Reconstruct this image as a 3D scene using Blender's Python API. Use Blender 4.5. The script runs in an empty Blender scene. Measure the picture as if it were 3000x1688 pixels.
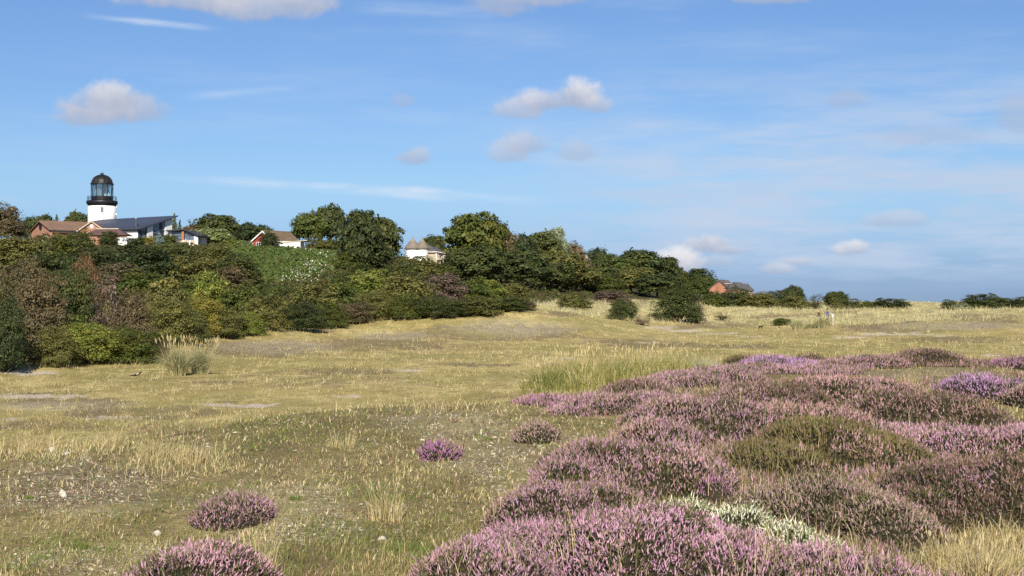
import bpy, math, random
import numpy as np
from mathutils import Vector, Matrix

# ---------------------------------------------------------------- camera, world, sun, exposure
SC = bpy.context.scene
COL = SC.collection
F, CX, CY, EZ = 4333.0, 1500.0, 885.0, 3.2          # focal length and horizon of the photo (3000 px wide), eye height
SUN_EL, SUN_AZ = math.radians(31), math.radians(179)  # azimuth clockwise from the viewing direction (+Y)
cam_d = bpy.data.cameras.new('camera')
cam_d.sensor_width = 36.0
cam_d.lens = 36.0 * F / 3000.0
cam_d.shift_y = (CY - 844.0) / 3000.0
cam_d.clip_start = 0.1
cam_d.clip_end = 20000
cam = bpy.data.objects.new('camera', cam_d)
cam.location = (0, 0, EZ)
cam.rotation_euler = (math.radians(90), 0, 0)
COL.objects.link(cam)
SC.camera = cam
SC.view_settings.view_transform = 'Standard'
SC.view_settings.look = 'None'
SC.view_settings.gamma = 1.0
SC.view_settings.use_curve_mapping = False
SC.view_settings.exposure = 0.55
SC.render.engine = 'CYCLES'
SC.cycles.max_bounces = 6
SC.cycles.diffuse_bounces = 3
SC.cycles.transparent_max_bounces = 12
SC.cycles.use_adaptive_sampling = True
SC.cycles.use_denoising = False

sun_d = bpy.data.lights.new('sun', 'SUN')
sun_d.energy = 4.8
sun_d.angle = math.radians(0.53)
sun_d.color = (1.0, 0.93, 0.82)
sun = bpy.data.objects.new('sun', sun_d)
sdir = Vector((math.sin(SUN_AZ) * math.cos(SUN_EL), math.cos(SUN_AZ) * math.cos(SUN_EL), math.sin(SUN_EL)))
sun.rotation_euler = sdir.to_track_quat('Z', 'Y').to_euler()
sun.location = (0, 0, 60)
COL.objects.link(sun)


class NT:
    """small wrapper for building node trees"""
    def __init__(self, tree):
        self.t = tree
        tree.nodes.clear()

    def n(self, kind, **kw):
        nd = self.t.nodes.new(kind)
        for k, v in kw.items():
            setattr(nd, k, v)
        return nd

    def put(self, sock, v):
        if isinstance(v, bpy.types.NodeSocket):
            self.t.links.new(v, sock)
        elif isinstance(v, (tuple, list)) and sock.type == 'RGBA' and len(v) == 3:
            sock.default_value = (*v, 1)
        else:
            sock.default_value = v

    def m(self, op, a, b=None, c=None, clamp=False):
        nd = self.n('ShaderNodeMath', operation=op, use_clamp=clamp)
        for i, v in enumerate((a, b, c)):
            if v is not None:
                self.put(nd.inputs[i], v)
        return nd.outputs[0]

    def vm(self, op, a, b=None, out=0):
        nd = self.n('ShaderNodeVectorMath', operation=op)
        self.put(nd.inputs[0], a)
        if b is not None:
            self.put(nd.inputs[1], b)
        return nd.outputs[out]

    def ss(self, v, lo, hi, a=0.0, b=1.0):
        nd = self.n('ShaderNodeMapRange', interpolation_type='SMOOTHSTEP')
        self.put(nd.inputs['Value'], v)
        for k, x in (('From Min', lo), ('From Max', hi), ('To Min', a), ('To Max', b)):
            self.put(nd.inputs[k], x)
        return nd.outputs[0]

    def noise(self, vec, scale, detail=3.0, rough=0.55, out='Fac'):
        nd = self.n('ShaderNodeTexNoise')
        if vec is not None:
            self.put(nd.inputs['Vector'], vec)
        nd.inputs['Scale'].default_value = scale
        nd.inputs['Detail'].default_value = detail
        nd.inputs['Roughness'].default_value = rough
        return nd.outputs[out]

    def mix(self, f, a, b, mode='MIX'):
        nd = self.n('ShaderNodeMix', data_type='RGBA', blend_type=mode)
        self.put(nd.inputs[0], f)
        self.put(nd.inputs[6], a)
        self.put(nd.inputs[7], b)
        return nd.outputs[2]


def build_world():
    w = bpy.data.worlds.new('World')
    SC.world = w
    w.use_nodes = True
    w.cycles.sampling_method = 'MANUAL'
    w.cycles.sample_map_resolution = 256
    t = NT(w.node_tree)
    sky = t.n('ShaderNodeTexSky', sky_type='NISHITA')
    sky.sun_disc = False
    sky.sun_elevation = SUN_EL
    sky.sun_rotation = SUN_AZ
    sky.altitude = 0
    sky.air_density = 1.0
    sky.dust_density = 0.25
    sky.ozone_density = 3.5
    tc = t.n('ShaderNodeTexCoord')
    d = t.vm('NORMALIZE', tc.outputs['Generated'])
    sp = t.n('ShaderNodeSeparateXYZ')
    t.put(sp.inputs[0], d)
    az = t.m('ARCTAN2', sp.outputs[0], sp.outputs[1])
    el = t.m('ARCSINE', sp.outputs[2])
    cb = t.n('ShaderNodeCombineXYZ')
    t.put(cb.inputs[0], az)
    t.put(cb.inputs[1], el)
    ae = cb.outputs[0]
    n1 = t.noise(d, 70, 8, 0.62)
    n2 = t.noise(d, 24, 3, 0.5)
    nn = t.m('ADD', t.m('MULTIPLY', t.m('SUBTRACT', n1, 0.5), 1.0), t.m('MULTIPLY', t.m('SUBTRACT', n2, 0.5), 0.9))

    def ang(px, py):
        a = math.atan((px - CX) / F)
        return a, math.atan((CY - py) / F * math.cos(a))
    # px, py, half width, half height, opacity, whiteness
    clouds = [
        (300, 318, 125, 66, .80, .55), (400, 320, 110, 62, .66, .42), (235, 345, 75, 42, .66, .35), (330, 285, 95, 55, .72, .75),
        (1530, 325, 95, 42, .60, .55), (1600, 302, 100, 48, .75, .72), (1690, 285, 85, 62, .85, .9), (1745, 312, 60, 38, .6, .6),
        (1215, 465, 78, 46, .62, .5), (1500, 452, 80, 44, .50, .45), (1550, 425, 80, 50, .55, .5), (1690, 448, 80, 48, .42, .4),
        (1183, 297, 52, 34, .35, .3), (2475, 292, 70, 38, .36, .25),
        (560, 5, 240, 46, .7, .6), (760, 22, 230, 60, .7, .5), (900, 10, 120, 40, .6, .35), (1470, 15, 120, 62, .55, .2), (1600, -10, 190, 46, .55, .4),
        (2290, -8, 140, 34, .6, .4), (2080, 718, 82, 40, .8, .95), (2140, 735, 60, 22, .6, .7), (1990, 772, 90, 50, .85, .95),
        (2500, 730, 60, 28, .62, .9), (2275, 790, 60, 24, .5, .7), (2620, 648, 110, 32, .42, .5), (2340, 768, 50, 16, .4, .6),
        (2100, 768, 60, 26, .35, .7), (2985, 335, 70, 74, .36, .2), (2700, 400, 190, 45, .25, .2),
        (3350, 200, 170, 70, .7, .6), (-260, 420, 190, 72, .7, .6), (-420, 130, 150, 50, .6, .4), (3300, 610, 220, 40, .5, .6),
    ]
    skyc = t.n('ShaderNodeHueSaturation')
    skyc.inputs['Saturation'].default_value = 0.96
    skyc.inputs['Value'].default_value = 1.0
    t.put(skyc.inputs['Color'], sky.outputs[0])
    # the low sky keeps its blue down to the horizon
    low = t.ss(el, 0.0, 0.085)
    col = t.mix(1.0, skyc.outputs[0], t.mix(low, (0.46, 0.69, 1.36), (0.88, 1.08, 1.40)), 'MULTIPLY')
    K = 13.6
    # high thin stratus, stronger to the right of the view
    mp = t.n('ShaderNodeMapping')
    mp.inputs['Scale'].default_value = (9, 60, 1)
    mp.inputs['Rotation'].default_value = (0, 0, math.radians(-3))
    t.put(mp.inputs[0], ae)
    st = t.noise(mp.outputs[0], 1.0, 6, 0.62)
    m_el = t.m('MULTIPLY', t.ss(el, 0.0, 0.035), t.ss(el, 0.19, 0.07))
    m_az = t.ss(az, -0.06, 0.14)
    stm = t.m('MULTIPLY', t.m('MULTIPLY', t.ss(st, 0.33, 0.66), m_el), t.m('MULTIPLY', m_az, 1.0))
    col = t.mix(stm, col, (0.52 * K, 0.63 * K, 0.81 * K))
    mp2 = t.n('ShaderNodeMapping')
    mp2.inputs['Scale'].default_value = (4, 26, 1)
    mp2.inputs['Rotation'].default_value = (0, 0, math.radians(9))
    mp2.inputs['Location'].default_value = (3.3, 1.7, 0)
    t.put(mp2.inputs[0], ae)
    ci = t.noise(mp2.outputs[0], 1.0, 5, 0.6)
    col = t.mix(t.m('MULTIPLY', t.ss(ci, 0.46, 0.80), 0.30), col, (0.62 * K, 0.72 * K, 0.86 * K))
    # long wisps: straight soft bands

    def band(col, p0, p1, half, op):
        a0, e0 = ang(*p0)
        a1, e1 = ang(*p1)
        s = (e1 - e0) / (a1 - a0)
        dist = t.m('ABSOLUTE', t.m('SUBTRACT', t.m('SUBTRACT', el, e0), t.m('MULTIPLY', t.m('SUBTRACT', az, a0), s)))
        dist = t.m('ADD', dist, t.m('MULTIPLY', t.m('SUBTRACT', n2, 0.5), half / F * 1.2))
        ex = (a1 - a0) * 0.22
        fade = t.m('MULTIPLY', t.ss(az, a0 - ex * .2, a0 + ex * 1.6), t.ss(az, a1 + ex * .2, a1 - ex * 1.6))
        k = t.m('MULTIPLY', t.ss(dist, half / F, 0.0), t.m('MULTIPLY', fade, op))
        k = t.m('MULTIPLY', k, t.ss(st, 0.25, 0.65))
        return t.mix(k, col, (0.74 * K, 0.82 * K, 0.92 * K))
    col = band(col, (430, 515), (1650, 590), 22, 0.75)
    col = band(col, (230, 45), (660, 86), 14, 0.6)
    col = band(col, (1000, 18), (1500, 38), 26, 0.35)
    col = band(col, (520, 285), (900, 255), 22, 0.28)
    for (px, py, rx, ry, op, wh) in clouds:
        a0, e0 = ang(px, py)
        q = t.vm('SUBTRACT', ae, (a0, e0, 0))
        q = t.vm('MULTIPLY', q, (F / rx, F / ry, 0))
        s2 = t.n('ShaderNodeSeparateXYZ')
        t.put(s2.inputs[0], q)
        yb = t.m('MULTIPLY', s2.outputs[1], t.ss(s2.outputs[1], -0.2, 0.2, 1.45, 0.92))   # flatter undersides
        ln = t.m('SQRT', t.m('ADD', t.m('MULTIPLY', s2.outputs[0], s2.outputs[0]), t.m('MULTIPLY', yb, yb)))
        mk = t.m('ADD', t.m('SUBTRACT', 1.0, ln), t.m('MULTIPLY', nn, 1.05))
        al = t.m('MULTIPLY', t.ss(mk, -0.02, 0.56), min(1.0, op * 1.08))
        li = t.ss(t.m('ADD', s2.outputs[1], t.m('MULTIPLY', nn, 1.3)), -0.7, 1.0)
        c = t.mix(t.m('MULTIPLY', li, wh * .85), (0.40 * K, 0.455 * K, 0.60 * K), (0.98 * K, 0.94 * K, 0.92 * K))
        col = t.mix(al, col, c)
    bg = t.n('ShaderNodeBackground')
    bg.inputs['Strength'].default_value = 0.05
    t.put(bg.inputs['Color'], col)
    o = t.n('ShaderNodeOutputWorld')
    t.put(o.inputs['Surface'], bg.outputs[0])


build_world()

# ---------------------------------------------------------------- helpers
random.seed(11)
RNG = np.random.default_rng(11)


def vnoise(x, y, seed=0):
    """value noise, about -1..1, lattice of 1"""
    x = np.asarray(x, float)
    y = np.asarray(y, float)
    tab = np.random.default_rng(1000 + seed).random((256, 256))
    xi, yi = np.floor(x).astype(int), np.floor(y).astype(int)
    fx, fy = x - xi, y - yi
    fx, fy = fx * fx * (3 - 2 * fx), fy * fy * (3 - 2 * fy)
    g = lambda a, b: tab[a & 255, b & 255]
    v = (g(xi, yi) * (1 - fx) + g(xi + 1, yi) * fx) * (1 - fy) + (g(xi, yi + 1) * (1 - fx) + g(xi + 1, yi + 1) * fx) * fy
    return v * 2 - 1


def fbm(x, y, seed=0, octv=3):
    s, a = 0, 1.0
    for i in range(octv):
        s = s + a * vnoise(x * 2 ** i + 17.3 * i, y * 2 ** i - 9.1 * i, seed + i)
        a *= 0.5
    return s / 1.75


def sstep(a, b, v):
    t = np.clip((v - a) / (b - a), 0, 1)
    return t * t * (3 - 2 * t)


# terrain: per picture column, height over the eye at "half distance" d (metres / 2)
TER = [
    (-1500, [(0.5, -1.75), (3, -1.9), (9, -2.1), (13, -2.9), (22, -3.0), (32, -2.4), (60, 2), (120, 10.5), (200, 12.5)]),
    (-100, [(0.5, -1.75), (3, -1.9), (5, -2.0), (10.0, -2.03), (12.0, -2.8), (14.5, -3.0), (30, -3.05), (36, -2.7), (45, -1.4), (60, 0.8), (90, 6), (120, 10.6), (150, 11.6), (250, 12.5)]),
    (150, [(0.5, -1.75), (3, -1.9), (5, -2.0), (10.8, -2.06), (12.6, -2.8), (15, -3.0), (32, -3.05), (38, -2.7), (48, -1.6), (64, 0.6), (95, 5.2), (124, 9.8), (140, 11.0), (250, 12.5)]),
    (300, [(0.5, -1.75), (3, -1.9), (5, -2.0), (11, -2.06), (13, -2.8), (15.5, -3.0), (35, -3.05), (40, -2.6), (50, -1.8), (70, 0.8), (100, 5), (129, 10.0), (140, 10.9), (250, 12.5)]),
    (500, [(0.5, -1.75), (3, -1.9), (5, -2.0), (12.2, -2.1), (14.2, -2.8), (17, -3.0), (38, -3.05), (44, -2.6), (60, -1.4), (80, 1), (110, 6), (134, 10.5), (150, 11.1), (250, 12.3)]),
    (700, [(0.5, -1.75), (3, -1.9), (5, -2.0), (13.5, -2.1), (15.8, -2.8), (19, -3.0), (50, -3.05), (64, -2.75), (72, -2.3), (85, -0.5), (105, 3), (125, 7.8), (138, 10.2), (150, 10.7), (250, 11.5)]),
    (900, [(0.5, -1.75), (3, -1.9), (5, -2.0), (14.5, -2.1), (17, -2.8), (20, -3.0), (52, -3.05), (68, -2.4), (85, -0.5), (105, 3), (125, 7.2), (140, 9.7), (155, 10.4), (250, 11)]),
    (1100, [(0.5, -1.75), (3, -1.9), (5, -2.0), (15.2, -2.08), (17.8, -2.8), (21, -3.0), (54, -3.0), (68, -1.85), (80, -0.9), (92, 0.4), (110, 3.5), (130, 7), (148, 9.3), (165, 9.8), (250, 10)]),
    (1300, [(0.5, -1.75), (3, -1.9), (5, -2.0), (16, -2.14), (18.6, -2.8), (21, -2.95), (54, -2.95), (66, -1.65), (74, -1.35), (90, -0.6), (112, 1.8), (130, 4.5), (150, 7.6), (170, 8.6), (250, 9)]),
    (1500, [(0.5, -1.75), (3, -1.9), (5, -2.0), (16, -2.14), (20, -2.7), (26, -2.95), (54, -2.95), (66, -1.35), (74, -0.85), (84, -0.85), (100, -0.9), (125, 0.5), (150, 3.5), (180, 7.3), (200, 8.2), (260, 8.5)]),
    (1650, [(0.5, -1.75), (3, -1.9), (5, -2.0), (16, -2.12), (20, -2.4), (25, -2.85), (54, -2.95), (66, -1.6), (76, -0.75), (86, -1.0), (110, -1.2), (140, 0), (175, 3), (205, 6.5), (230, 7.5), (290, 7.5)]),
    (1800, [(0.5, -1.75), (3, -1.9), (5, -2.0), (16, -2.12), (21, -2.4), (26, -2.85), (54, -3.0), (70, -2.3), (84, -1.6), (110, -1.3), (150, -0.4), (190, 2), (225, 5.5), (250, 6.5), (300, 6.5)]),
    (1950, [(0.5, -1.75), (3, -1.9), (5, -2.0), (16, -2.12), (22, -2.25), (29, -2.9), (60, -3.0), (82, -2.6), (120, -1.5), (170, -0.5), (210, 1.5), (250, 4.5), (280, 5.5), (330, 5.5)]),
    (2100, [(0.5, -1.75), (3, -1.9), (5, -2.0), (16, -2.12), (27, -2.25), (33, -2.95), (66, -3.0), (88, -2.8), (130, -1.3), (200, 0), (270, 2), (320, 4.5), (350, 5), (420, 5)]),
    (2200, [(0.5, -1.75), (3, -1.9), (5, -2.0), (16, -2.12), (28, -2.25), (34, -2.95), (66, -3.0), (90, -2.75), (112, -1.75), (124, -1.5), (150, -1.7), (220, -0.4), (300, .5), (350, 1), (420, 1)]),
    (2350, [(0.5, -1.75), (3, -1.9), (5, -2.0), (16, -2.12), (28, -2.25), (34, -2.95), (66, -3.0), (90, -2.7), (110, -1.75), (122, -1.55), (145, -1.8), (190, -0.7), (225, 0.0), (300, -0.4), (500, -2)]),
    (2600, [(0.5, -1.75), (3, -1.9), (5, -2.0), (16, -2.12), (28, -2.2), (34, -2.9), (66, -2.95), (90, -2.35), (106, -1.75), (116, -1.6), (137, -1.85), (170, -0.85), (205, -0.15), (230, -0.4), (500, -2)]),
    (2850, [(0.5, -1.75), (3, -1.9), (5, -2.0), (16, -2.12), (28, -2.15), (34, -2.85), (62, -2.9), (84, -1.9), (98, -1.35), (112, -1.55), (137, -1.6), (160, -0.9), (190, -0.25), (215, -0.35), (500, -2)]),
    (3100, [(0.5, -1.75), (3, -1.9), (5, -2.0), (16, -2.12), (28, -2.2), (34, -2.8), (60, -2.85), (80, -1.8), (92, -1.3), (108, -1.4), (137, -1.45), (160, -.75), (185, -0.1), (215, -0.2), (500, -2)]),
    (4500, [(0.5, -1.75), (3, -1.9), (5, -2.0), (16, -2.12), (28, -2.2), (34, -2.8), (60, -2.8), (85, -1.5), (150, -0.5), (185, 0.1), (215, -0.1), (500, -2)]),
]
PXG = np.arange(-1500, 4501, 25.0)
LDG = np.linspace(math.log(0.5), math.log(4000), 420)
_c = np.array([np.interp(LDG, [math.log(d) for d, _ in r], [h for _, h in r]) for _, r in TER])
TAB = np.array([np.interp(PXG, [p for p, _ in TER], _c[:, j]) for j in range(len(LDG))])      # [D, px]


def _gs(A, sig, ax):
    k = np.exp(-0.5 * (np.arange(-3 * sig, 3 * sig + 1) / sig) ** 2)
    k /= k.sum()
    B = np.pad(A, [(3 * sig, 3 * sig) if i == ax else (0, 0) for i in range(2)], mode='edge')
    return np.apply_along_axis(lambda v: np.convolve(v, k, 'valid'), ax, B)


TAB = _gs(_gs(TAB, 2, 0), 2, 1)


def pxd(x, y):
    r = np.hypot(x, y)
    D = np.maximum(np.maximum(y, 0.35 * r), 1.0)
    return np.clip(CX + F * x / D, -1500, 4500), D / 2


# low dune swells on the flat: picture column, half distance, half widths, height
HUMPS = [(760, 55, 190, 4.5, 1.0), (1010, 61, 150, 4, .7), (1480, 64, 210, 4.5, 1.05), (1230, 62, 130, 4, .75), (2800, 70, 300, 5, .8), (2250, 98, 130, 5, .6), (2560, 104, 150, 5, .7), (2950, 96, 140, 5, .5), (1900, 92, 120, 5, .5), (2420, 60, 200, 4, .25),
         (180, 23, 260, 2.6, .16), (900, 27, 330, 3.2, .20), (1500, 36, 420, 4, .28), (500, 40, 260, 4, .22), (2200, 44, 420, 4, .3), (230, 8.2, 330, 1.5, .10)]


def H(x, y):
    """ground height at world x, y"""
    x = np.asarray(x, float)
    y = np.asarray(y, float)
    px, d = pxd(x, y)
    a = np.clip((px - PXG[0]) / 25.0, 0, len(PXG) - 1.001)
    b = np.clip((np.log(d) - LDG[0]) / (LDG[1] - LDG[0]), 0, len(LDG) - 1.001)
    i, j = a.astype(int), b.astype(int)
    fa, fb = a - i, b - j
    z = (TAB[j, i] * (1 - fa) + TAB[j, i + 1] * fa) * (1 - fb) + (TAB[j + 1, i] * (1 - fa) + TAB[j + 1, i + 1] * fa) * fb
    z = z + 0.035 * fbm(x / 0.9, y / 1.3, 3) * sstep(3, 8, d)
    z = z + 0.10 * fbm(x / 3.0, y / 5.0, 7) * sstep(12, 24, d)
    z = z + 0.10 * fbm(x / 1.6, y / 3.2, 14) * sstep(16, 24, d) * sstep(60, 40, d) + 0.42 * fbm(x / 8.0, y / 15.0, 12) * sstep(46, 72, d) + 0.16 * fbm(x / 2.6, y / 5.0, 13) * sstep(40, 60, d) + 0.60 * fbm(x / 4.0, y / 9.0, 15) * sstep(84, 105, d) * sstep(240, 190, d) * sstep(1850, 2100, px) + 0.45 * fbm(x / 11.0, y / 20.0, 17) * sstep(150, 190, d) * sstep(1900, 2200, px) 
    for (p0, d0, wp, wd, am) in HUMPS:
        z = z + am * np.exp(-((px - p0) / wp) ** 2 - ((d - d0) / wd) ** 2)
    return z + EZ


def h1(x, y):
    return float(H(np.array([x]), np.array([y]))[0])


def XY(px, d):
    return (px - CX) / F * 2 * d, 2 * d


def G(px, d):
    x, y = XY(px, d)
    return Vector((x, y, h1(x, y)))


def W(px, py, d):
    """the point seen at pixel px, py at half distance d"""
    return Vector(((px - CX) / F * 2 * d, 2 * d, EZ + (CY - py) / F * 2 * d))


_ds = np.concatenate([np.linspace(3, 30, 240), np.linspace(30.1, 260, 900)])


def dfor(px, py):
    """half distance at which the ground first reaches picture row py in column px"""
    x, y = (px - CX) / F * 2 * _ds, 2 * _ds
    yy = CY - (H(x, y) - EZ) / y * F
    k = np.nonzero(yy <= py)[0]
    return float(_ds[k[0]]) if len(k) else 150.0


def tag(o, label, cat, group=None):
    o['label'] = label
    o['category'] = cat
    if group:
        o['group'] = group
    return o


def np_mesh(name, V, Fa, col=None, smooth=False):
    """V (n,3), Fa list of (m,k) index arrays"""
    me = bpy.data.meshes.new(name)
    V = np.ascontiguousarray(V, dtype=np.float32)
    Fa = [np.asarray(f, dtype=np.int32) for f in (Fa if isinstance(Fa, list) else [Fa]) if len(f)]
    loops = np.concatenate([f.ravel() for f in Fa])
    tot = np.concatenate([np.full(len(f), f.shape[1], np.int32) for f in Fa])
    st = np.concatenate([[0], np.cumsum(tot)[:-1]]).astype(np.int32)
    me.vertices.add(len(V))
    me.vertices.foreach_set('co', V.ravel())
    me.loops.add(len(loops))
    me.loops.foreach_set('vertex_index', loops)
    me.polygons.add(len(tot))
    me.polygons.foreach_set('loop_start', st)
    me.polygons.foreach_set('loop_total', tot)
    me.polygons.foreach_set('use_smooth', np.full(len(tot), smooth))
    me.update(calc_edges=True)
    if col is not None:
        c = np.ones((len(V), 4), np.float32)
        c[:, :col.shape[1]] = col
        at = me.attributes.new('col', 'FLOAT_COLOR', 'POINT')
        at.data.foreach_set('color', c.ravel())
    return me


def link(name, me, mat=None, parent=None, loc=None):
    o = bpy.data.objects.new(name, me)
    COL.objects.link(o)
    if mat is not None and me is not None:
        if len(me.materials) == 0:
            me.materials.append(mat)
        elif me.materials[0] != mat:
            o.material_slots[0].link = 'OBJECT'
            o.material_slots[0].material = mat
    if parent is not None:
        o.parent = parent
    if loc is not None:
        o.location = loc
    return o


def empty(name, loc, rz=0.0):
    o = bpy.data.objects.new(name, None)
    o.location = loc
    o.rotation_euler = (0, 0, rz)
    o.empty_display_size = 0.5
    COL.objects.link(o)
    return o


class MB:
    """collects simple shapes into one mesh"""
    def __init__(self):
        self.v, self.f = [], []

    def poly(self, pts, faces):
        b = len(self.v)
        self.v += [tuple(p) for p in pts]
        self.f += [tuple(i + b for i in f) for f in faces]
        return self

    def box(self, x0, x1, y0, y1, z0, z1):
        return self.poly([(x0, y0, z0), (x1, y0, z0), (x1, y1, z0), (x0, y1, z0), (x0, y0, z1), (x1, y0, z1), (x1, y1, z1), (x0, y1, z1)],
                         [(0, 3, 2, 1), (4, 5, 6, 7), (0, 1, 5, 4), (1, 2, 6, 5), (2, 3, 7, 6), (3, 0, 4, 7)])

    def prism(self, pts, off):
        """closed polygon pts swept by vector off"""
        n = len(pts)
        off = Vector(off)
        p = [Vector(q) for q in pts]
        return self.poly(p + [q + off for q in p], [tuple(range(n))[::-1], tuple(range(n, 2 * n))] + [(i, (i + 1) % n, n + (i + 1) % n, n + i) for i in range(n)])

    def lathe(self, prof, seg=32, cx=0, cy=0, cap=True):
        b = len(self.v)
        for r, z in prof:
            for k in range(seg):
                a = 2 * math.pi * k / seg
                self.v.append((cx + r * math.cos(a), cy + r * math.sin(a), z))
        for i in range(len(prof) - 1):
            for k in range(seg):
                k2 = (k + 1) % seg
                self.f.append((b + i * seg + k, b + i * seg + k2, b + (i + 1) * seg + k2, b + (i + 1) * seg + k))
        if cap:
            self.f.append(tuple(b + k for k in range(seg))[::-1])
            self.f.append(tuple(b + (len(prof) - 1) * seg + k for k in range(seg)))
        return self

    def tube(self, pts, rad, seg=6):
        pts = [Vector(p) for p in pts]
        if not isinstance(rad, (list, tuple)):
            rad = [rad] * len(pts)
        b = len(self.v)
        for i, p in enumerate(pts):
            t = (pts[min(i + 1, len(pts) - 1)] - pts[max(i - 1, 0)]).normalized()
            a = t.orthogonal().normalized()
            c = t.cross(a)
            for k in range(seg):
                th = 2 * math.pi * k / seg
                self.v.append(tuple(p + (a * math.cos(th) + c * math.sin(th)) * rad[i]))
        for i in range(len(pts) - 1):
            for k in range(seg):
                k2 = (k + 1) % seg
                self.f.append((b + i * seg + k, b + i * seg + k2, b + (i + 1) * seg + k2, b + (i + 1) * seg + k))
        self.f.append(tuple(b + k for k in range(seg))[::-1])
        self.f.append(tuple(b + (len(pts) - 1) * seg + k for k in range(seg)))
        return self

    def build(self, name, mat, parent=None, loc=None, smooth=False):
        me = bpy.data.meshes.new(name)
        me.from_pydata(self.v, [], self.f)
        if smooth:
            for p in me.polygons:
                p.use_smooth = len(p.vertices) == 4
        me.update()
        return link(name, me, mat, parent, loc)


def bsdf(t, col, rough=0.8, spec=0.2, **kw):
    b = t.n('ShaderNodeBsdfPrincipled')
    t.put(b.inputs['Base Color'], col)
    t.put(b.inputs['Roughness'], rough)
    t.put(b.inputs['Specular IOR Level'], spec)
    for k, v in kw.items():
        t.put(b.inputs[k], v)
    return b


def out(t, sh):
    o = t.n('ShaderNodeOutputMaterial')
    t.put(o.inputs['Surface'], sh)


def new_mat(name):
    m = bpy.data.materials.new(name)
    m.use_nodes = True
    return m, NT(m.node_tree)


def plain(name, col, rough=0.7, var=0.12, scale=3.0, spec=0.25, metal=0.0, stain=None):
    """a surface colour with uneven tone and faint wear"""
    m, t = new_mat(name)
    tc = t.n('ShaderNodeTexCoord').outputs['Object']
    n = t.noise(tc, scale, 5, 0.6)
    n2 = t.noise(tc, scale * 0.22, 3, 0.5)
    f = t.m('ADD', t.m('MULTIPLY', n, 0.6), t.m('MULTIPLY', n2, 0.4))
    lo = tuple(c * (1 - var * 2) for c in col)
    hi = tuple(min(1, c * (1 + var)) for c in col)
    c = t.mix(t.ss(f, 0.3, 0.7), lo, hi)
    if stain:
        c = t.mix(t.ss(n2, 0.5, 0.75, 0, 0.6), c, stain)
    b = bsdf(t, c, rough, spec, Metallic=metal)
    bp = t.n('ShaderNodeBump')
    bp.inputs['Strength'].default_value = 0.10
    bp.inputs['Distance'].default_value = 0.004
    t.put(bp.inputs['Height'], n)
    t.put(b.inputs['Normal'], bp.outputs[0])
    out(t, b.outputs[0])
    return m


def tiles(name, col, sx, sy, var=0.25):
    """roof covering with rows of tiles (brick texture on object coordinates)"""
    m, t = new_mat(name)
    tc = t.n('ShaderNodeTexCoord').outputs['Object']
    br = t.n('ShaderNodeTexBrick')
    t.put(br.inputs['Vector'], tc)
    br.inputs['Scale'].default_value = 1.0
    br.inputs['Brick Width'].default_value = sx
    br.inputs['Row Height'].default_value = sy
    br.inputs['Mortar Size'].default_value = 0.02
    br.inputs['Color1'].default_value = (*[c * (1 - var) for c in col], 1)
    br.inputs['Color2'].default_value = (*[c * (1 + var) for c in col], 1)
    br.inputs['Mortar'].default_value = (*[c * 0.55 for c in col], 1)
    n = t.noise(tc, 0.9, 5, 0.65)
    c = t.mix(t.ss(n, 0.35, 0.7, 0, 0.5), br.outputs[0], tuple(c * 1.5 for c in col))
    b = bsdf(t, c, 0.8, 0.2)
    out(t, b.outputs[0])
    return m


def vcol(name, rough=0.85, trans=0.0, spec=0.1, gain=1.0):
    """colour from the vertex attribute 'col', with a little light passing through"""
    m, t = new_mat(name)
    a = t.n('ShaderNodeAttribute', attribute_name='col').outputs['Color']
    if gain != 1.0:
        a = t.mix(1.0, a, (gain, gain, gain), 'MULTIPLY')
    b = bsdf(t, a, rough, spec)
    sh = b.outputs[0]
    if trans:
        tr = t.n('ShaderNodeBsdfTranslucent')
        t.put(tr.inputs['Color'], a)
        mx = t.n('ShaderNodeMixShader')
        mx.inputs[0].default_value = trans
        t.put(mx.inputs[1], sh)
        t.put(mx.inputs[2], tr.outputs[0])
        sh = mx.outputs[0]
    out(t, sh)
    return m


def leafmat(name, ca, cb, accent=None, share=0.0, rough=0.55, spec=0.3):
    """attribute col: r tone, g hue mix, b pick for accent leaves"""
    m, t = new_mat(name)
    a = t.n('ShaderNodeAttribute', attribute_name='col').outputs['Color']
    s = t.n('ShaderNodeSeparateColor')
    t.put(s.inputs[0], a)
    oi = t.n('ShaderNodeObjectInfo').outputs['Random']
    hue = t.m('ADD', s.outputs[1], t.m('MULTIPLY', t.m('SUBTRACT', oi, 0.5), 0.35), clamp=True)
    tone = t.m('ADD', 0.45, t.m('MULTIPLY', s.outputs[0], 1.1))
    cc = t.n('ShaderNodeCombineColor')
    for i in range(3):
        t.put(cc.inputs[i], tone)
    c = t.mix(1.0, t.mix(hue, ca, cb), cc.outputs[0], 'MULTIPLY')
    if accent:
        c = t.mix(t.ss(s.outputs[2], 1 - share - 0.02, 1 - share + 0.02), c, accent)
    b = bsdf(t, c, rough, spec)
    tr = t.n('ShaderNodeBsdfTranslucent')
    t.put(tr.inputs['Color'], c)
    mx = t.n('ShaderNodeMixShader')
    mx.inputs[0].default_value = 0.22
    t.put(mx.inputs[1], b.outputs[0])
    t.put(mx.inputs[2], tr.outputs[0])
    out(t, mx.outputs[0])
    return m


def glassmat(name, tint, alpha=0.35):
    m, t = new_mat(name)
    g = t.n('ShaderNodeBsdfGlossy')
    g.inputs['Roughness'].default_value = 0.03
    g.inputs['Color'].default_value = (.9, .95, 1, 1)
    tr = t.n('ShaderNodeBsdfTransparent')
    tr.inputs['Color'].default_value = (*tint, 1)
    mx = t.n('ShaderNodeMixShader')
    mx.inputs[0].default_value = alpha
    t.put(mx.inputs[1], tr.outputs[0])
    t.put(mx.inputs[2], g.outputs[0])
    out(t, mx.outputs[0])
    return m


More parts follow.
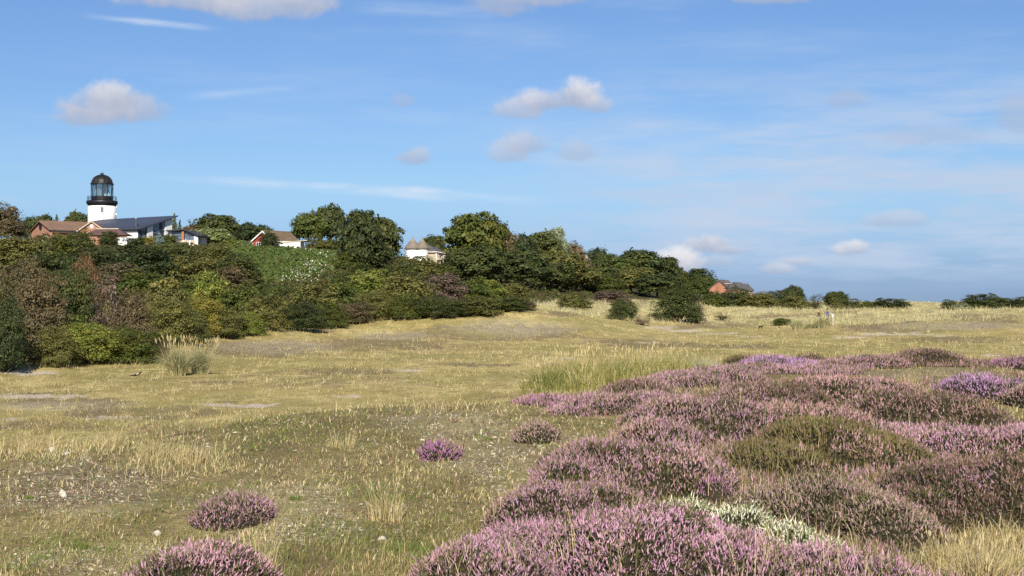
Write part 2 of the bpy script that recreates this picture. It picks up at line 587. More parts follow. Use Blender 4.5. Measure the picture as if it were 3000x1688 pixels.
# ---------------------------------------------------------------- ground
# picture-space notes of where bare sand, dark patches (moss, plus painted overhang shade), green turf and lichen lie; turned into world patches
def ell(px, py, cx, cy, rx, ry):
    return np.clip(1 - np.sqrt(((px - cx) / rx) ** 2 + ((py - cy) / ry) ** 2), 0, 1)


SAND = [(110, 1160, 195, 8.6), (330, 1222, 149, 6.5), (700, 1187, 172, 8.6), (790, 1140, 80, 5.0), (1020, 1160, 69, 5.0), (60, 1223, 69, 4.3), 
        (1200, 1085, 69, 4.3), (1650, 1050, 69, 4.3), (1930, 958, 69, 5.8), (2010, 968, 103, 5.8), (2110, 976, 80, 3.6), (2200, 985, 69, 2.9), (2560, 978, 69, 5.0), (2640, 977, 149, 5.0), (2760, 982, 80, 3.6), (2500, 986, 92, 3.6),
        (1920, 1003, 69, 3.6), (80, 1090, 114, 8.6), (1600, 890, 57, 8.6), (1560, 880, 69, 7.2), (2900, 1040, 57, 4.3), (700, 828, 34, 8.6), (345, 725, 69, 10.1), (380, 735, 80, 11.5)]
DARK = [(1480, 975, 300, 34), (760, 1015, 270, 26), (1180, 985, 160, 14), (2780, 955, 260, 16), (2230, 930, 70, 6), (2350, 922, 60, 5), (2520, 938, 80, 6), (2660, 942, 60, 6), (2930, 945, 90, 8), (2760, 905, 40, 4), (2720, 912, 50, 4), (1850, 1000, 120, 8), (1400, 1070, 160, 8), (620, 1120, 140, 8), (2150, 1015, 160, 8), (2030, 960, 130, 5), (2650, 971, 190, 5), (110, 1152, 170, 5), (700, 1180, 150, 4), (330, 1216, 120, 4), (420, 1210, 330, 26), (200, 1180, 260, 18), (1100, 1010, 300, 26), (1420, 975, 260, 34), (760, 1030, 240, 24), (2650, 960, 260, 20), (2100, 950, 160, 14), (2850, 930, 200, 14), (500, 1262, 160, 22),  # thin ones along the sand tops: shade of an overhanging lip, put into the colour
        (230, 1420, 330, 90), (1000, 1090, 220, 12), (1900, 1010, 200, 14), (2800, 995, 220, 12), (120, 1250, 200, 14), (2330, 925, 120, 6), (2470, 915, 90, 6), (1650, 920, 130, 10)]
GREEN = [(1300, 915, 200, 16), (1560, 912, 140, 10), (1000, 952, 160, 12), (1700, 950, 160, 20), (500, 1060, 260, 16), (1250, 1120, 300, 14), (2300, 985, 300, 10), (800, 1100, 600, 40), (380, 1090, 300, 28), (900, 1260, 420, 60), (560, 1480, 420, 90), (2000, 1020, 700, 26), (1100, 1560, 500, 160), (300, 1620, 400, 80), (1500, 950, 500, 22), (2500, 1010, 500, 18)]
LICH = [(1500, 960, 230, 30), (800, 1015, 230, 22), (1150, 985, 150, 14), (2780, 955, 260, 16), (200, 1190, 280, 20), (230, 1430, 330, 110), (1480, 1330, 330, 110), (1300, 1240, 260, 50), (1560, 1440, 140, 110), (800, 1500, 320, 120), (1500, 968, 130, 26), (830, 1022, 180, 22), (2700, 1100, 260, 30), (350, 1640, 420, 60)]


def masks(x, y, z):
    px, d = pxd(x, y)
    py = CY - (z - EZ) / (2 * d) * F
    wob = 26 * fbm(x * 1.1, y * 0.8, 21) + 10 * fbm(x * 5, y * 4, 25)
    wy = 5 * fbm(x * 1.7, y * 1.4, 31) * np.clip(30 / d, .4, 2)

    def acc(lst, k=1.6):
        s = np.zeros_like(x)
        for e in lst:
            s = np.maximum(s, ell(px + wob, py + wy, *e))
        return np.clip(s * k, 0, 1)
    front = (y > 2.0)
    return acc(SAND) * front, acc(GREEN, 2.0) * front, acc(DARK, 2.3) * front, acc(LICH, 2.0) * front, px, py, d


def build_ground():
    fine = np.arctan((np.arange(-300, 3301, 8.0) - CX) / F)
    left = np.linspace(-math.pi, fine[0], 46)[:-1]
    right = np.linspace(fine[-1], math.pi, 46)[1:-1]
    th = np.concatenate([left, fine, right])
    rr = np.concatenate([[0.4, 1.0, 2.0, 3.0, 4.2], np.geomspace(5.2, 700, 370), np.geomspace(740, 9000, 22)])
    T, R = np.meshgrid(th, rr)
    X, Y = R * np.sin(T), R * np.cos(T)
    Z = H(X.ravel(), Y.ravel()).reshape(X.shape)
    nr, nt = X.shape
    sa, gr, dk, li, px, py, d = masks(X.ravel(), Y.ravel(), Z.ravel())
    Z = Z - 0.06 * sa.reshape(X.shape) * np.clip(R / 60, .3, 2)
    V = np.stack([X.ravel(), Y.ravel(), Z.ravel()], 1)
    V = np.vstack([V, [[0, 0, H(np.array([0.]), np.array([0.]))[0]]]])
    i = np.arange(nr - 1)[:, None] * nt
    j = np.arange(nt)[None, :]
    j2 = (j + 1) % nt
    q = np.stack([i + j, i + nt + j, i + nt + j2, i + j2], -1).reshape(-1, 4)[:, ::-1]
    c = len(V) - 1
    tri = np.stack([np.arange(nt), (np.arange(nt) + 1) % nt, np.full(nt, c)], 1)
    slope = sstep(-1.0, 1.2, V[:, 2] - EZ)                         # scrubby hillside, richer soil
    col = np.zeros((len(V), 4))
    col[:-1, 0], col[:-1, 1], col[:-1, 2], col[:-1, 3] = sa, np.maximum(gr, 0), dk, li
    me = np_mesh('ground', V, [q, tri], col, smooth=True)
    hh = V[:, 2] - EZ
    pa = np.zeros(len(V))
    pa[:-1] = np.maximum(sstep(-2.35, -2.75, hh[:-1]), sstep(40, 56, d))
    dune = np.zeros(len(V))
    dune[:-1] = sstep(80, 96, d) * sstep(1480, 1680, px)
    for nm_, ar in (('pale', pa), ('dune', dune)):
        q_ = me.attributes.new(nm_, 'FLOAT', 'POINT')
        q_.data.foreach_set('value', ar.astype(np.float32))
    sl = me.attributes.new('slope', 'FLOAT', 'POINT')
    sl.data.foreach_set('value', slope.astype(np.float32))
    m, t = new_mat('heath_ground')
    co = t.n('ShaderNodeTexCoord').outputs['Object']
    at = t.n('ShaderNodeAttribute', attribute_name='col')
    s = t.n('ShaderNodeSeparateColor')
    t.put(s.inputs[0], at.outputs['Color'])
    sand, green, dark, lich = s.outputs[0], s.outputs[1], s.outputs[2], at.outputs['Alpha']
    slp = t.n('ShaderNodeAttribute', attribute_name='slope').outputs['Fac']
    mp = t.n('ShaderNodeMapping')
    mp.inputs['Scale'].default_value = (1, 0.55, 1)
    t.put(mp.inputs[0], co)
    v = mp.outputs[0]
    nA = t.noise(v, 0.35, 4, 0.6)
    nB = t.noise(v, 1.9, 5, 0.65)
    nC = t.noise(co, 11, 4, 0.7)
    nD = t.noise(co, 42, 3, 0.7)
    nE = t.noise(v, 0.9, 6, 0.7)
    pale = t.n('ShaderNodeAttribute', attribute_name='pale').outputs['Fac']
    dune = t.n('ShaderNodeAttribute', attribute_name='dune').outputs['Fac']
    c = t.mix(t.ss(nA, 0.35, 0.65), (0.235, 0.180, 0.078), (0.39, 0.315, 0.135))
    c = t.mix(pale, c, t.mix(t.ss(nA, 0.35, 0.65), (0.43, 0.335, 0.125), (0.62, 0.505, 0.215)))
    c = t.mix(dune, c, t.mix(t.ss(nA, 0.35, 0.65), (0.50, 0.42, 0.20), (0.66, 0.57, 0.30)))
    c = t.mix(t.ss(nB, 0.47, 0.62, 0, .7), c, t.mix(pale, (0.180, 0.145, 0.060), (0.310, 0.245, 0.090)))
    c = t.mix(t.m('MULTIPLY', t.ss(nE, 0.45, 0.62), t.m('ADD', 0.25, t.m('MULTIPLY', green, .7))), c, t.mix(pale, (0.150, 0.150, 0.044), (0.285, 0.255, 0.075)))
    c = t.mix(t.m('MULTIPLY', t.ss(t.m('ADD', dark, t.m('ADD', t.m('MULTIPLY', t.m('SUBTRACT', nE, .5), 3.0), t.m('MULTIPLY', t.m('SUBTRACT', nC, .5), 1.2))), 0.40, 0.90), .75), c, t.mix(pale, (0.125, 0.085, 0.055), (0.195, 0.145, 0.088)))
    c = t.mix(t.m('MULTIPLY', t.m('MULTIPLY', pale, lich), t.ss(nB, 0.40, 0.60, 0, .7)), c, (0.37, 0.325, 0.235))
    mpw = t.n('ShaderNodeMapping')
    mpw.inputs['Scale'].default_value = (.16, .085, 1)
    t.put(mpw.inputs[0], co)
    nW = t.noise(mpw.outputs[0], 1.0, 6, 0.68)
    c = t.mix(t.m('MULTIPLY', pale, t.ss(nW, 0.50, 0.62, 0, .62)), c, (0.300, 0.270, 0.090))
    c = t.mix(t.m('MULTIPLY', pale, t.ss(nW, 0.46, 0.36, 0, .55)), c, (0.270, 0.195, 0.115))
    c = t.mix(t.ss(nC, 0.50, 0.72, 0, 0.6), c, t.mix(pale, (0.095, 0.068, 0.038), (0.24, 0.18, 0.075)))
    nP = t.noise(co, 4.2, 5, 0.7)
    c = t.mix(t.m('MULTIPLY', t.ss(nP, 0.54, 0.66, 0, .6), t.m('SUBTRACT', 1.0, t.m('MULTIPLY', pale, .75))), c, (0.135, 0.150, 0.040))
    c = t.mix(t.m('MULTIPLY', t.ss(nP, 0.44, 0.34, 0, .6), t.m('SUBTRACT', 1.0, t.m('MULTIPLY', pale, .7))), c, (0.165, 0.108, 0.068))
    c = t.mix(t.ss(nC, 0.47, 0.28, 0, 0.45), c, (0.56, 0.44, 0.20))
    mp3 = t.n('ShaderNodeMapping')
    mp3.inputs['Scale'].default_value = (.55, .9, 1)
    t.put(mp3.inputs[0], co)
    nS = t.noise(mp3.outputs[0], 1.1, 7, 0.75)
    brk = t.m('ADD', t.m('MULTIPLY', t.m('SUBTRACT', nS, .5), 3.2), t.m('ADD', t.m('MULTIPLY', t.m('SUBTRACT', nB, .5), 2.2), t.m('ADD', t.m('MULTIPLY', t.m('SUBTRACT', nC, .5), 1.6), t.m('MULTIPLY', t.m('SUBTRACT', nE, .5), 1.0))))
    sandm = t.m('MULTIPLY', t.ss(t.m('ADD', sand, brk), .46, .70), t.ss(sand, .02, .2))
    c = t.mix(t.m('MULTIPLY', sandm, .92), c, t.mix(nC, (0.45, 0.37, 0.28), (0.70, 0.60, 0.48)))
    vor = t.n('ShaderNodeTexVoronoi')
    vor.inputs['Scale'].default_value = 14
    t.put(vor.inputs['Vector'], co)
    lm = t.m('MULTIPLY', t.ss(t.m('ADD', lich, t.m('MULTIPLY', t.m('SUBTRACT', nE, .5), 2.4)), .15, .7), t.ss(t.m('ADD', nC, t.m('MULTIPLY', nD, .5)), 0.74, 0.84))
    c = t.mix(t.m('MULTIPLY', lm, .7), c, (0.54, 0.46, 0.30))
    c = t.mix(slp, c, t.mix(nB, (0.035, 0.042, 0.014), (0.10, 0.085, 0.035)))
    b = bsdf(t, c, 0.95, 0.1)
    bp = t.n('ShaderNodeBump')
    bp.inputs['Strength'].default_value = 1.0
    bp.inputs['Distance'].default_value = 0.09
    t.put(bp.inputs['Height'], t.m('ADD', t.m('MULTIPLY', nC, .6), t.m('ADD', t.m('MULTIPLY', nD, .35), t.m('MULTIPLY', nB, 1.0))))
    t.put(b.inputs['Normal'], bp.outputs[0])
    out(t, b.outputs[0])
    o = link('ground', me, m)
    o['kind'] = 'structure'
    return o


build_ground()

# ---------------------------------------------------------------- leaf and blade geometry


def basis(N):
    N = N / np.linalg.norm(N, axis=1, keepdims=True)
    ref = np.where(np.abs(N[:, 2:3]) < 0.9, [[0, 0, 1.0]], [[1.0, 0, 0]])
    T = np.cross(N, ref)
    T /= np.linalg.norm(T, axis=1, keepdims=True)
    return N, T, np.cross(N, T)


def leaves(P, N, size, rng, narrow=0.62):
    N, T, B = basis(N)
    a = rng.uniform(0, 2 * math.pi, len(P))[:, None]
    t, b = T * np.cos(a) + B * np.sin(a), -T * np.sin(a) + B * np.cos(a)
    s = size[:, None]
    V = np.stack([P - t * s, P - b * s * narrow + N * s * .12, P + t * s, P + b * s * narrow + N * s * .12], 1).reshape(-1, 3)
    return V, np.arange(len(V)).reshape(-1, 4)


def blades(P, hgt, wid, lean, rng, bend=0.5, seg2=True):
    """tapering grass blades standing at P; lean (n,2) sideways reach"""
    n = len(P)
    a = rng.uniform(0, 2 * math.pi, n)
    side = np.stack([np.cos(a), np.sin(a), np.zeros(n)], 1) * wid[:, None] * .5
    up = np.zeros((n, 3))
    up[:, 2] = hgt
    L = np.concatenate([lean, np.zeros((n, 1))], 1)
    if not seg2:
        V = np.stack([P - side, P + side, P + up + L], 1).reshape(-1, 3)
        return V, [np.arange(len(V)).reshape(-1, 3)]
    M_ = P + up * .6 + L * (1 - bend) * .6
    V = np.stack([P - side, P + side, M_ + side * .75, M_ - side * .75, P + up + L], 1).reshape(-1, 3)
    i = np.arange(n)[:, None] * 5
    return V, [i + np.array([[0, 1, 2, 3]]), i + np.array([[3, 2, 4]])]


def rep(c, k):
    return np.repeat(c, k, 0)


def pick(rng, pal, n, jit=0.18):
    """palette [(weight, rgb)...] -> n colours with tone jitter"""
    w = np.array([p[0] for p in pal], float)
    cs = np.array([p[1] for p in pal], float)
    c = cs[rng.choice(len(pal), n, p=w / w.sum())]
    return np.clip(c * rng.uniform(1 - jit, 1 + jit, (n, 1)) * rng.uniform(.94, 1.06, (n, 3)), 0, 1)


# ---------------------------------------------------------------- trees and bushes (unit size prototypes, copied)


def crown_mesh(name, seed, shape, npuff, nleaf, size, fill=0.18, rag=0.16):
    rng = np.random.default_rng(seed)
    Ps, Ns, tone, hue = [], [], [], []
    ph = rng.uniform(0, 6.28, 8)
    for i in range(npuff):
        dv = rng.normal(size=3)
        dv /= np.linalg.norm(dv)
        if shape == 'round':
            if dv[2] < -0.75:
                dv[2] *= -1
            c0, rad = np.array([0, 0, .54]), np.array([.5, .5, .48])
        elif shape == 'stem':
            if dv[2] < -0.6:
                dv[2] *= -1
            c0, rad = np.array([0, 0, .58]), np.array([.5, .5, .44])
        elif shape == 'bush':
            dv[2] = abs(dv[2]) if rng.random() < .8 else dv[2] * .3
            c0, rad = np.array([0, 0, .28]), np.array([.5, .5, .70])
            if i % 4 == 0:
                dv = np.array([dv[0], dv[1], -.12 - .22 * rng.random()]) / max(.3, math.hypot(dv[0], dv[1]))
        elif shape == 'tall':
            c0, rad = np.array([0, 0, .52]), np.array([.46, .46, .5])
        else:
            c0, rad = np.array([0, 0, 0]), np.array([1, 1, 1])
        az = math.atan2(dv[1], dv[0])
        lump = 1 + rag * (math.sin(2 * az + ph[0]) * .6 + math.sin(3 * az + ph[1] + 3 * dv[2]) + math.sin(5 * dv[2] + ph[2]) * .7)
        if shape == 'cone':
            z = rng.random() ** 1.4
            rr = .5 * (1 - z) ** .9 * rng.uniform(.55, 1.05)
            c = np.array([rr * math.cos(az), rr * math.sin(az), .04 + z * .94])
            pr = .05 + .09 * (1 - z) * rng.uniform(.6, 1.2)
        else:
            rr = rng.uniform(.52, .9) if rng.random() > fill else rng.uniform(.1, .5)
            c = c0 + dv * rad * rr * lump
            pr = rng.uniform(.065, .15)
        k = max(12, int(nleaf * rng.uniform(.6, 1.4)))
        u = rng.normal(size=(k, 3))
        u /= np.linalg.norm(u, axis=1, keepdims=True)
        u[:, 2] = np.where(rng.random(k) < .65, np.abs(u[:, 2]), u[:, 2])
        r = pr * rng.uniform(.55, 1.12, (k, 1)) * np.where(rng.random((k, 1)) < .06, 1.45, 1)
        Ps.append(c + u * r * np.array([1.1, 1.1, .85]))
        o = (c - c0)
        Ns.append(u + .8 * rng.normal(size=(k, 3)) * .7 + .5 * o / (np.linalg.norm(o) + 1e-6) + np.array([0, 0, .25]))
        tone.append(np.clip(rng.normal(.5, .10) + rng.normal(0, .16, k), 0, 1))
        hue.append(np.clip(rng.normal(.45, .22) + rng.normal(0, .16, k), 0, 1))
    P, N = np.vstack(Ps), np.vstack(Ns)
    keep = P[:, 2] > 0.0
    tone, hue = np.concatenate(tone), np.concatenate(hue)
    P, N, tone, hue = P[keep], N[keep], tone[keep], hue[keep]
    mx = np.percentile(np.abs(P[:, :2]), 99.3)
    P[:, :2] *= .5 / mx
    P[:, 2] *= 1.0 / np.percentile(P[:, 2], 99.7)
    V, Q = leaves(P, N, size * np.clip(rng.gamma(6, .165, len(P)), .4, 2.1), rng)
    col = np.stack([tone, hue, rng.random(len(P)) * .75 + .25 * rng.random(len(P)) * (P[:, 2]), np.ones(len(P))], 1)
    return np_mesh(name, V, Q, rep(col, 4)), P


def trunk_mesh(name, seed, kind, P):
    rng = random.Random(seed)
    mb = MB()
    if kind == 'tree':
        top = Vector((rng.uniform(-.04, .04), rng.uniform(-.04, .04), .55))
        mb.tube([(0, 0, -.06), (0.01, 0, .12), (.02 * rng.random(), .01, .32), top], [.034, .026, .02, .012], 7)
        for k in range(7):
            q = P[rng.randrange(len(P))]
            z0 = rng.uniform(.2, .45)
            s = Vector((0.01, 0, z0))
            e = Vector(q) * .85 + s * .15
            mid = s.lerp(e, .5) + Vector((0, 0, .05))
            mb.tube([s, mid, e], [.013, .009, .004], 5)
    elif kind == 'stems':
        for k in range(9):
            a = rng.uniform(0, 6.28)
            b = Vector((.33 * math.cos(a) * rng.random(), .33 * math.sin(a) * rng.random(), -.05))
            e = Vector((b.x * 1.3 + rng.uniform(-.08, .08), b.y * 1.3, rng.uniform(.55, .8)))
            mb.tube([b, b.lerp(e, .5) + Vector((rng.uniform(-.02, .02), 0, 0)), e], [.010, .008, .004], 6)
            for j in range(2):
                s = b.lerp(e, rng.uniform(.4, .8))
                mb.tube([s, s + Vector((rng.uniform(-.12, .12), rng.uniform(-.1, .1), rng.uniform(.1, .2)))], [.006, .003], 5)
    elif kind == 'cone':
        mb.tube([(0, 0, -.05), (0, 0, .5), (0, 0, .95)], [.03, .02, .004], 6)
    else:
        n = 46 if kind == 'twigs' else 9
        for k in range(n):
            q = Vector(P[rng.randrange(len(P))])
            b = Vector((q.x * .15 + rng.uniform(-.04, .04), q.y * .15, -.06))
            e = q * (1.06 if kind == 'twigs' else .9)
            mid = b.lerp(e, .45) + Vector((rng.uniform(-.05, .05), rng.uniform(-.05, .05), .08))
            r = .010 if kind == 'twigs' else .014
            mb.tube([b, mid, e], [r, r * .7, r * .3], 4)
            if kind == 'twigs':
                for j in range(4):
                    s = mid.lerp(e, rng.random())
                    mb.tube([s, s + Vector((rng.uniform(-.1, .1), rng.uniform(-.1, .1), rng.uniform(0.0, .14)))], [.004, .0015], 3)
    me = bpy.data.meshes.new(name)
    me.from_pydata(mb.v, [], mb.f)
    me.update()
    return me


PROTO = {}


def proto(key, n, shape, trunk, npuff, nleaf, size, **kw):
    PROTO[key] = []
    for i in range(n):
        sd = hash(key) % 1 + sum(map(ord, key)) * 13 + i * 101
        me, P = crown_mesh('leaves_' + key, sd, shape, npuff, nleaf, size, **kw)
        PROTO[key].append((me, trunk_mesh('wood_' + key, sd + 5, trunk, P)))


proto('tree', 4, 'round', 'tree', 190, 80, .025, rag=.10)
proto('stemtree', 2, 'stem', 'stems', 150, 80, .025, rag=.10)
proto('talltree', 2, 'tall', 'tree', 170, 80, .025, rag=.10)
proto('bush', 4, 'bush', 'stems_in', 170, 80, .020, rag=.10)
proto('nearbush', 3, 'bush', 'stems_in', 200, 135, .0128, rag=.12)
proto('twiggy', 2, 'bush', 'twigs', 60, 46, .017)
proto('bare', 1, 'bush', 'twigs', 14, 14, .012)
proto('conifer', 1, 'cone', 'cone', 110, 50, .022)

LM = {
    'dark': leafmat('leaf_dark_green', (0.046, 0.068, 0.019), (0.109, 0.111, 0.027), (0.176, 0.162, 0.041), .06),
    'deep': leafmat('leaf_deep_green', (0.031, 0.052, 0.016), (0.074, 0.081, 0.021), (0.130, 0.115, 0.032), .05),
    'mid': leafmat('leaf_mid_green', (0.063, 0.093, 0.017), (0.128, 0.128, 0.024), (0.201, 0.165, 0.046), .05),
    'olive': leafmat('leaf_olive', (0.099, 0.111, 0.029), (0.192, 0.169, 0.043), (0.290, 0.240, 0.085), .08),
    'lime': leafmat('leaf_fresh_green', (0.132, 0.176, 0.029), (0.254, 0.248, 0.047), (0.253, 0.213, 0.073), .07),
    'yellow': leafmat('leaf_yellowing', (0.221, 0.212, 0.035), (0.260, 0.202, 0.037), (0.286, 0.187, 0.044), .1),
    'brown': leafmat('leaf_browning', (0.093, 0.085, 0.035), (0.171, 0.119, 0.060), (0.251, 0.132, 0.059), .10),
    'rust': leafmat('leaf_rust', (0.099, 0.090, 0.031), (0.218, 0.116, 0.053), (0.300, 0.130, 0.060), .10),
    'purple': leafmat('leaf_purplish', (0.115, 0.085, 0.057), (0.212, 0.134, 0.111), (0.095, 0.115, 0.038), .25),
    'vine': leafmat('leaf_flowering_vine', (0.134, 0.192, 0.043), (0.230, 0.259, 0.065), (0.572, 0.550, 0.374), .28),
    'grey': leafmat('leaf_grey_green', (0.200, 0.240, 0.134), (0.246, 0.261, 0.145), (0.264, 0.275, 0.165), .1),
    'blue': leafmat('leaf_blue_spruce', (0.195, 0.267, 0.267), (0.264, 0.330, 0.319), (0.330, 0.385, 0.363), .1),
    'bare': leafmat('leaf_withered', (0.274, 0.205, 0.120), (0.264, 0.209, 0.132), (0.308, 0.242, 0.165), .2),
}
BARK = plain('bark', (.075, .058, .042), .9, .2, 8)
BARK_PALE = plain('bark_pale', (.30, .26, .21), .9, .2, 8)
_pi = {}


def plant(name, cat, label, px, ytop, wpx, base, key, lm, group=None, depth=1.0):
    """place a tree or bush: base is a picture row on the ground, or a half distance when below 500"""
    d = dfor(px, base) if base > 500 else base
    g = G(px, d)
    w = wpx / F * 2 * d
    h = EZ + (CY - ytop) / F * 2 * d - g.z
    h = max(h, w * .28)
    k = _pi.get(key, 0)
    _pi[key] = k + 1
    me, tr = PROTO[key][k % len(PROTO[key])]
    root = empty(name, g)
    rz = (k * 2.399) % 6.283
    tree = 'tree' in name or key == 'conifer'
    a = link('trunk' if tree else 'stems', tr, BARK_PALE if key in ('stemtree', 'bare') else BARK, root)
    c = link('crown' if tree else 'foliage', me, LM[lm], root)
    for o in (a, c):
        o.scale = (w, w * depth, h)
        o.rotation_euler = (0, 0, rz)
    tag(root, label, cat, group)
    return root


TG, SG, BG_, RG = 'trees along the hilltop', 'trees on the wooded slope', 'bushes covering the hillside', 'bushes on the far dunes'
TREES = [
    ('dark_tree', 4, 592, 130, 122, 'bush', 'brown', 'brownish round tree at the left edge above the brown thicket'),
    ('dark_tree', 118, 632, 110, 165, 'tree', 'dark', 'low dark tree rising behind the ridge of the brick bungalow'),
    ('conifer_tree', 166, 630, 34, 168, 'conifer', 'dark', 'small pointed conifer poking above the bungalow roof'),
    ('dark_tree', 225, 624, 96, 176, 'tree', 'dark', 'dark round tree directly left of the white lighthouse tower'),
    ('conifer_tree', 511, 626, 34, 162, 'conifer', 'mid', 'taller conifer at the high tip of the slate roof'),
    ('conifer_tree', 527, 645, 30, 160, 'conifer', 'dark', 'shorter conifer between the slate roof tip and the glazed pavilion'),
    ('small_tree', 556, 664, 60, 165, 'tree', 'brown', 'thin brownish tree above the pavilion roof'),
    ('oak_tree', 636, 630, 150, 176, 'tree', 'dark', 'dark spreading tree on the skyline left of the red house'),
    ('bushy_tree', 742, 655, 110, 160, 'tree', 'deep', 'dark bushy tree touching the left verge of the red house'),
    ('stemmed_tree', 905, 622, 110, 156, 'stemtree', 'mid', 'leafy green tree with pale bare stems right of the white wall'),
    ('stemmed_tree', 966, 603, 120, 158, 'stemtree', 'dark', 'tall tree with thin pale trunks and sky between them'),
    ('sycamore_tree', 1050, 618, 130, 800, 'talltree', 'deep', 'very dark tall tree left half of the dark pair beside the roundhouses'),
    ('sycamore_tree', 1112, 640, 138, 790, 'tree', 'dark', 'dark spreading tree just left of the thatched roundhouses'),
    ('sycamore_tree', 1075, 700, 180, 800, 'bush', 'deep', 'low dark tree skirt under the tall dark pair'),
    ('distant_tree', 1268, 692, 90, 172, 'tree', 'dark', 'small dark tree behind the slate roof of the annex'),
    ('beech_tree', 1392, 626, 176, 152, 'tree', 'mid', 'big tree with fresh green crown right of the thatched roundhouses'),
    ('beech_tree', 1455, 658, 120, 158, 'talltree', 'brown', 'russet flank tree leaning on the big green tree'),
    ('beech_tree', 1362, 730, 100, 142, 'bush', 'mid', 'green tree shading the right end of the annex'),
    ('oak_tree', 1520, 690, 110, 172, 'tree', 'deep', 'dark tree filling the dip right of the big green tree'),
    ('oak_tree', 1588, 683, 130, 176, 'tree', 'dark', 'dark crown just left of the grey willow'),
    ('willow_tree', 1628, 670, 76, 178, 'talltree', 'grey', 'pale grey green willow standing out against the sky'),
    ('oak_tree', 1676, 714, 100, 184, 'tree', 'brown', 'brownish tree in front of the far thatched peaks'),
    ('oak_tree', 1640, 740, 150, 168, 'tree', 'olive', 'olive tree below the grey willow'),
    ('dark_tree', 1752, 728, 70, 226, 'talltree', 'deep', 'small dark upright tree at the notch in the skyline'),
    ('dark_tree', 1800, 748, 130, 216, 'tree', 'mid', 'green tree right of the notch in the skyline'),
    ('dark_tree', 1868, 734, 150, 232, 'tree', 'dark', 'highest dark crown of the right hand wood'),
    ('dark_tree', 1935, 754, 120, 236, 'tree', 'deep', 'dark sloping crown at the right end of the wood'),
    ('dark_tree', 1972, 782, 80, 238, 'tree', 'dark', 'last low crown of the wood beside the bright cloud'),
    ('dark_tree', 2052, 788, 90, 250, 'talltree', 'deep', 'lone dark tree between the wood and the brick houses'),
]
SLOPE = [
    ('slope_tree', 1400, 720, 170, 838, 'tree', 'dark', 'dark tree under the big green tree'),
    ('slope_tree', 1330, 760, 120, 820, 'bush', 'deep', 'black green tree at the foot of the annex deck'),
    ('slope_tree', 1470, 745, 160, 842, 'tree', 'deep', 'shadowy tree in the middle of the wooded slope'),
    ('slope_tree', 1545, 735, 150, 846, 'tree', 'dark', 'rounded dark tree halfway along the wooded slope'),
    ('slope_tree', 1615, 768, 150, 850, 'tree', 'dark', 'dark tree with spotted light leaves on the slope'),
    ('slope_tree', 1690, 775, 150, 856, 'tree', 'olive', 'olive tree on the slope below the notch'),
    ('slope_tree', 1745, 762, 130, 850, 'tree', 'dark', 'dark leafy tree below the notch in the skyline'),
    ('slope_tree', 1770, 800, 140, 866, 'bush', 'mid', 'green rounded tree low on the right slope'),
    ('slope_tree', 1850, 785, 150, 862, 'tree', 'olive', 'olive brown tree under the highest right crown'),
    ('slope_tree', 1925, 800, 140, 872, 'tree', 'dark', 'dark tree low at the right end of the wood'),
    ('slope_tree', 2000, 815, 110, 880, 'bush', 'deep', 'dark tree at the lower right tip of the wood'),
    ('slope_tree', 2062, 812, 120, 886, 'bush', 'mid', 'fresh green rounded tree left of the brick houses'),
]
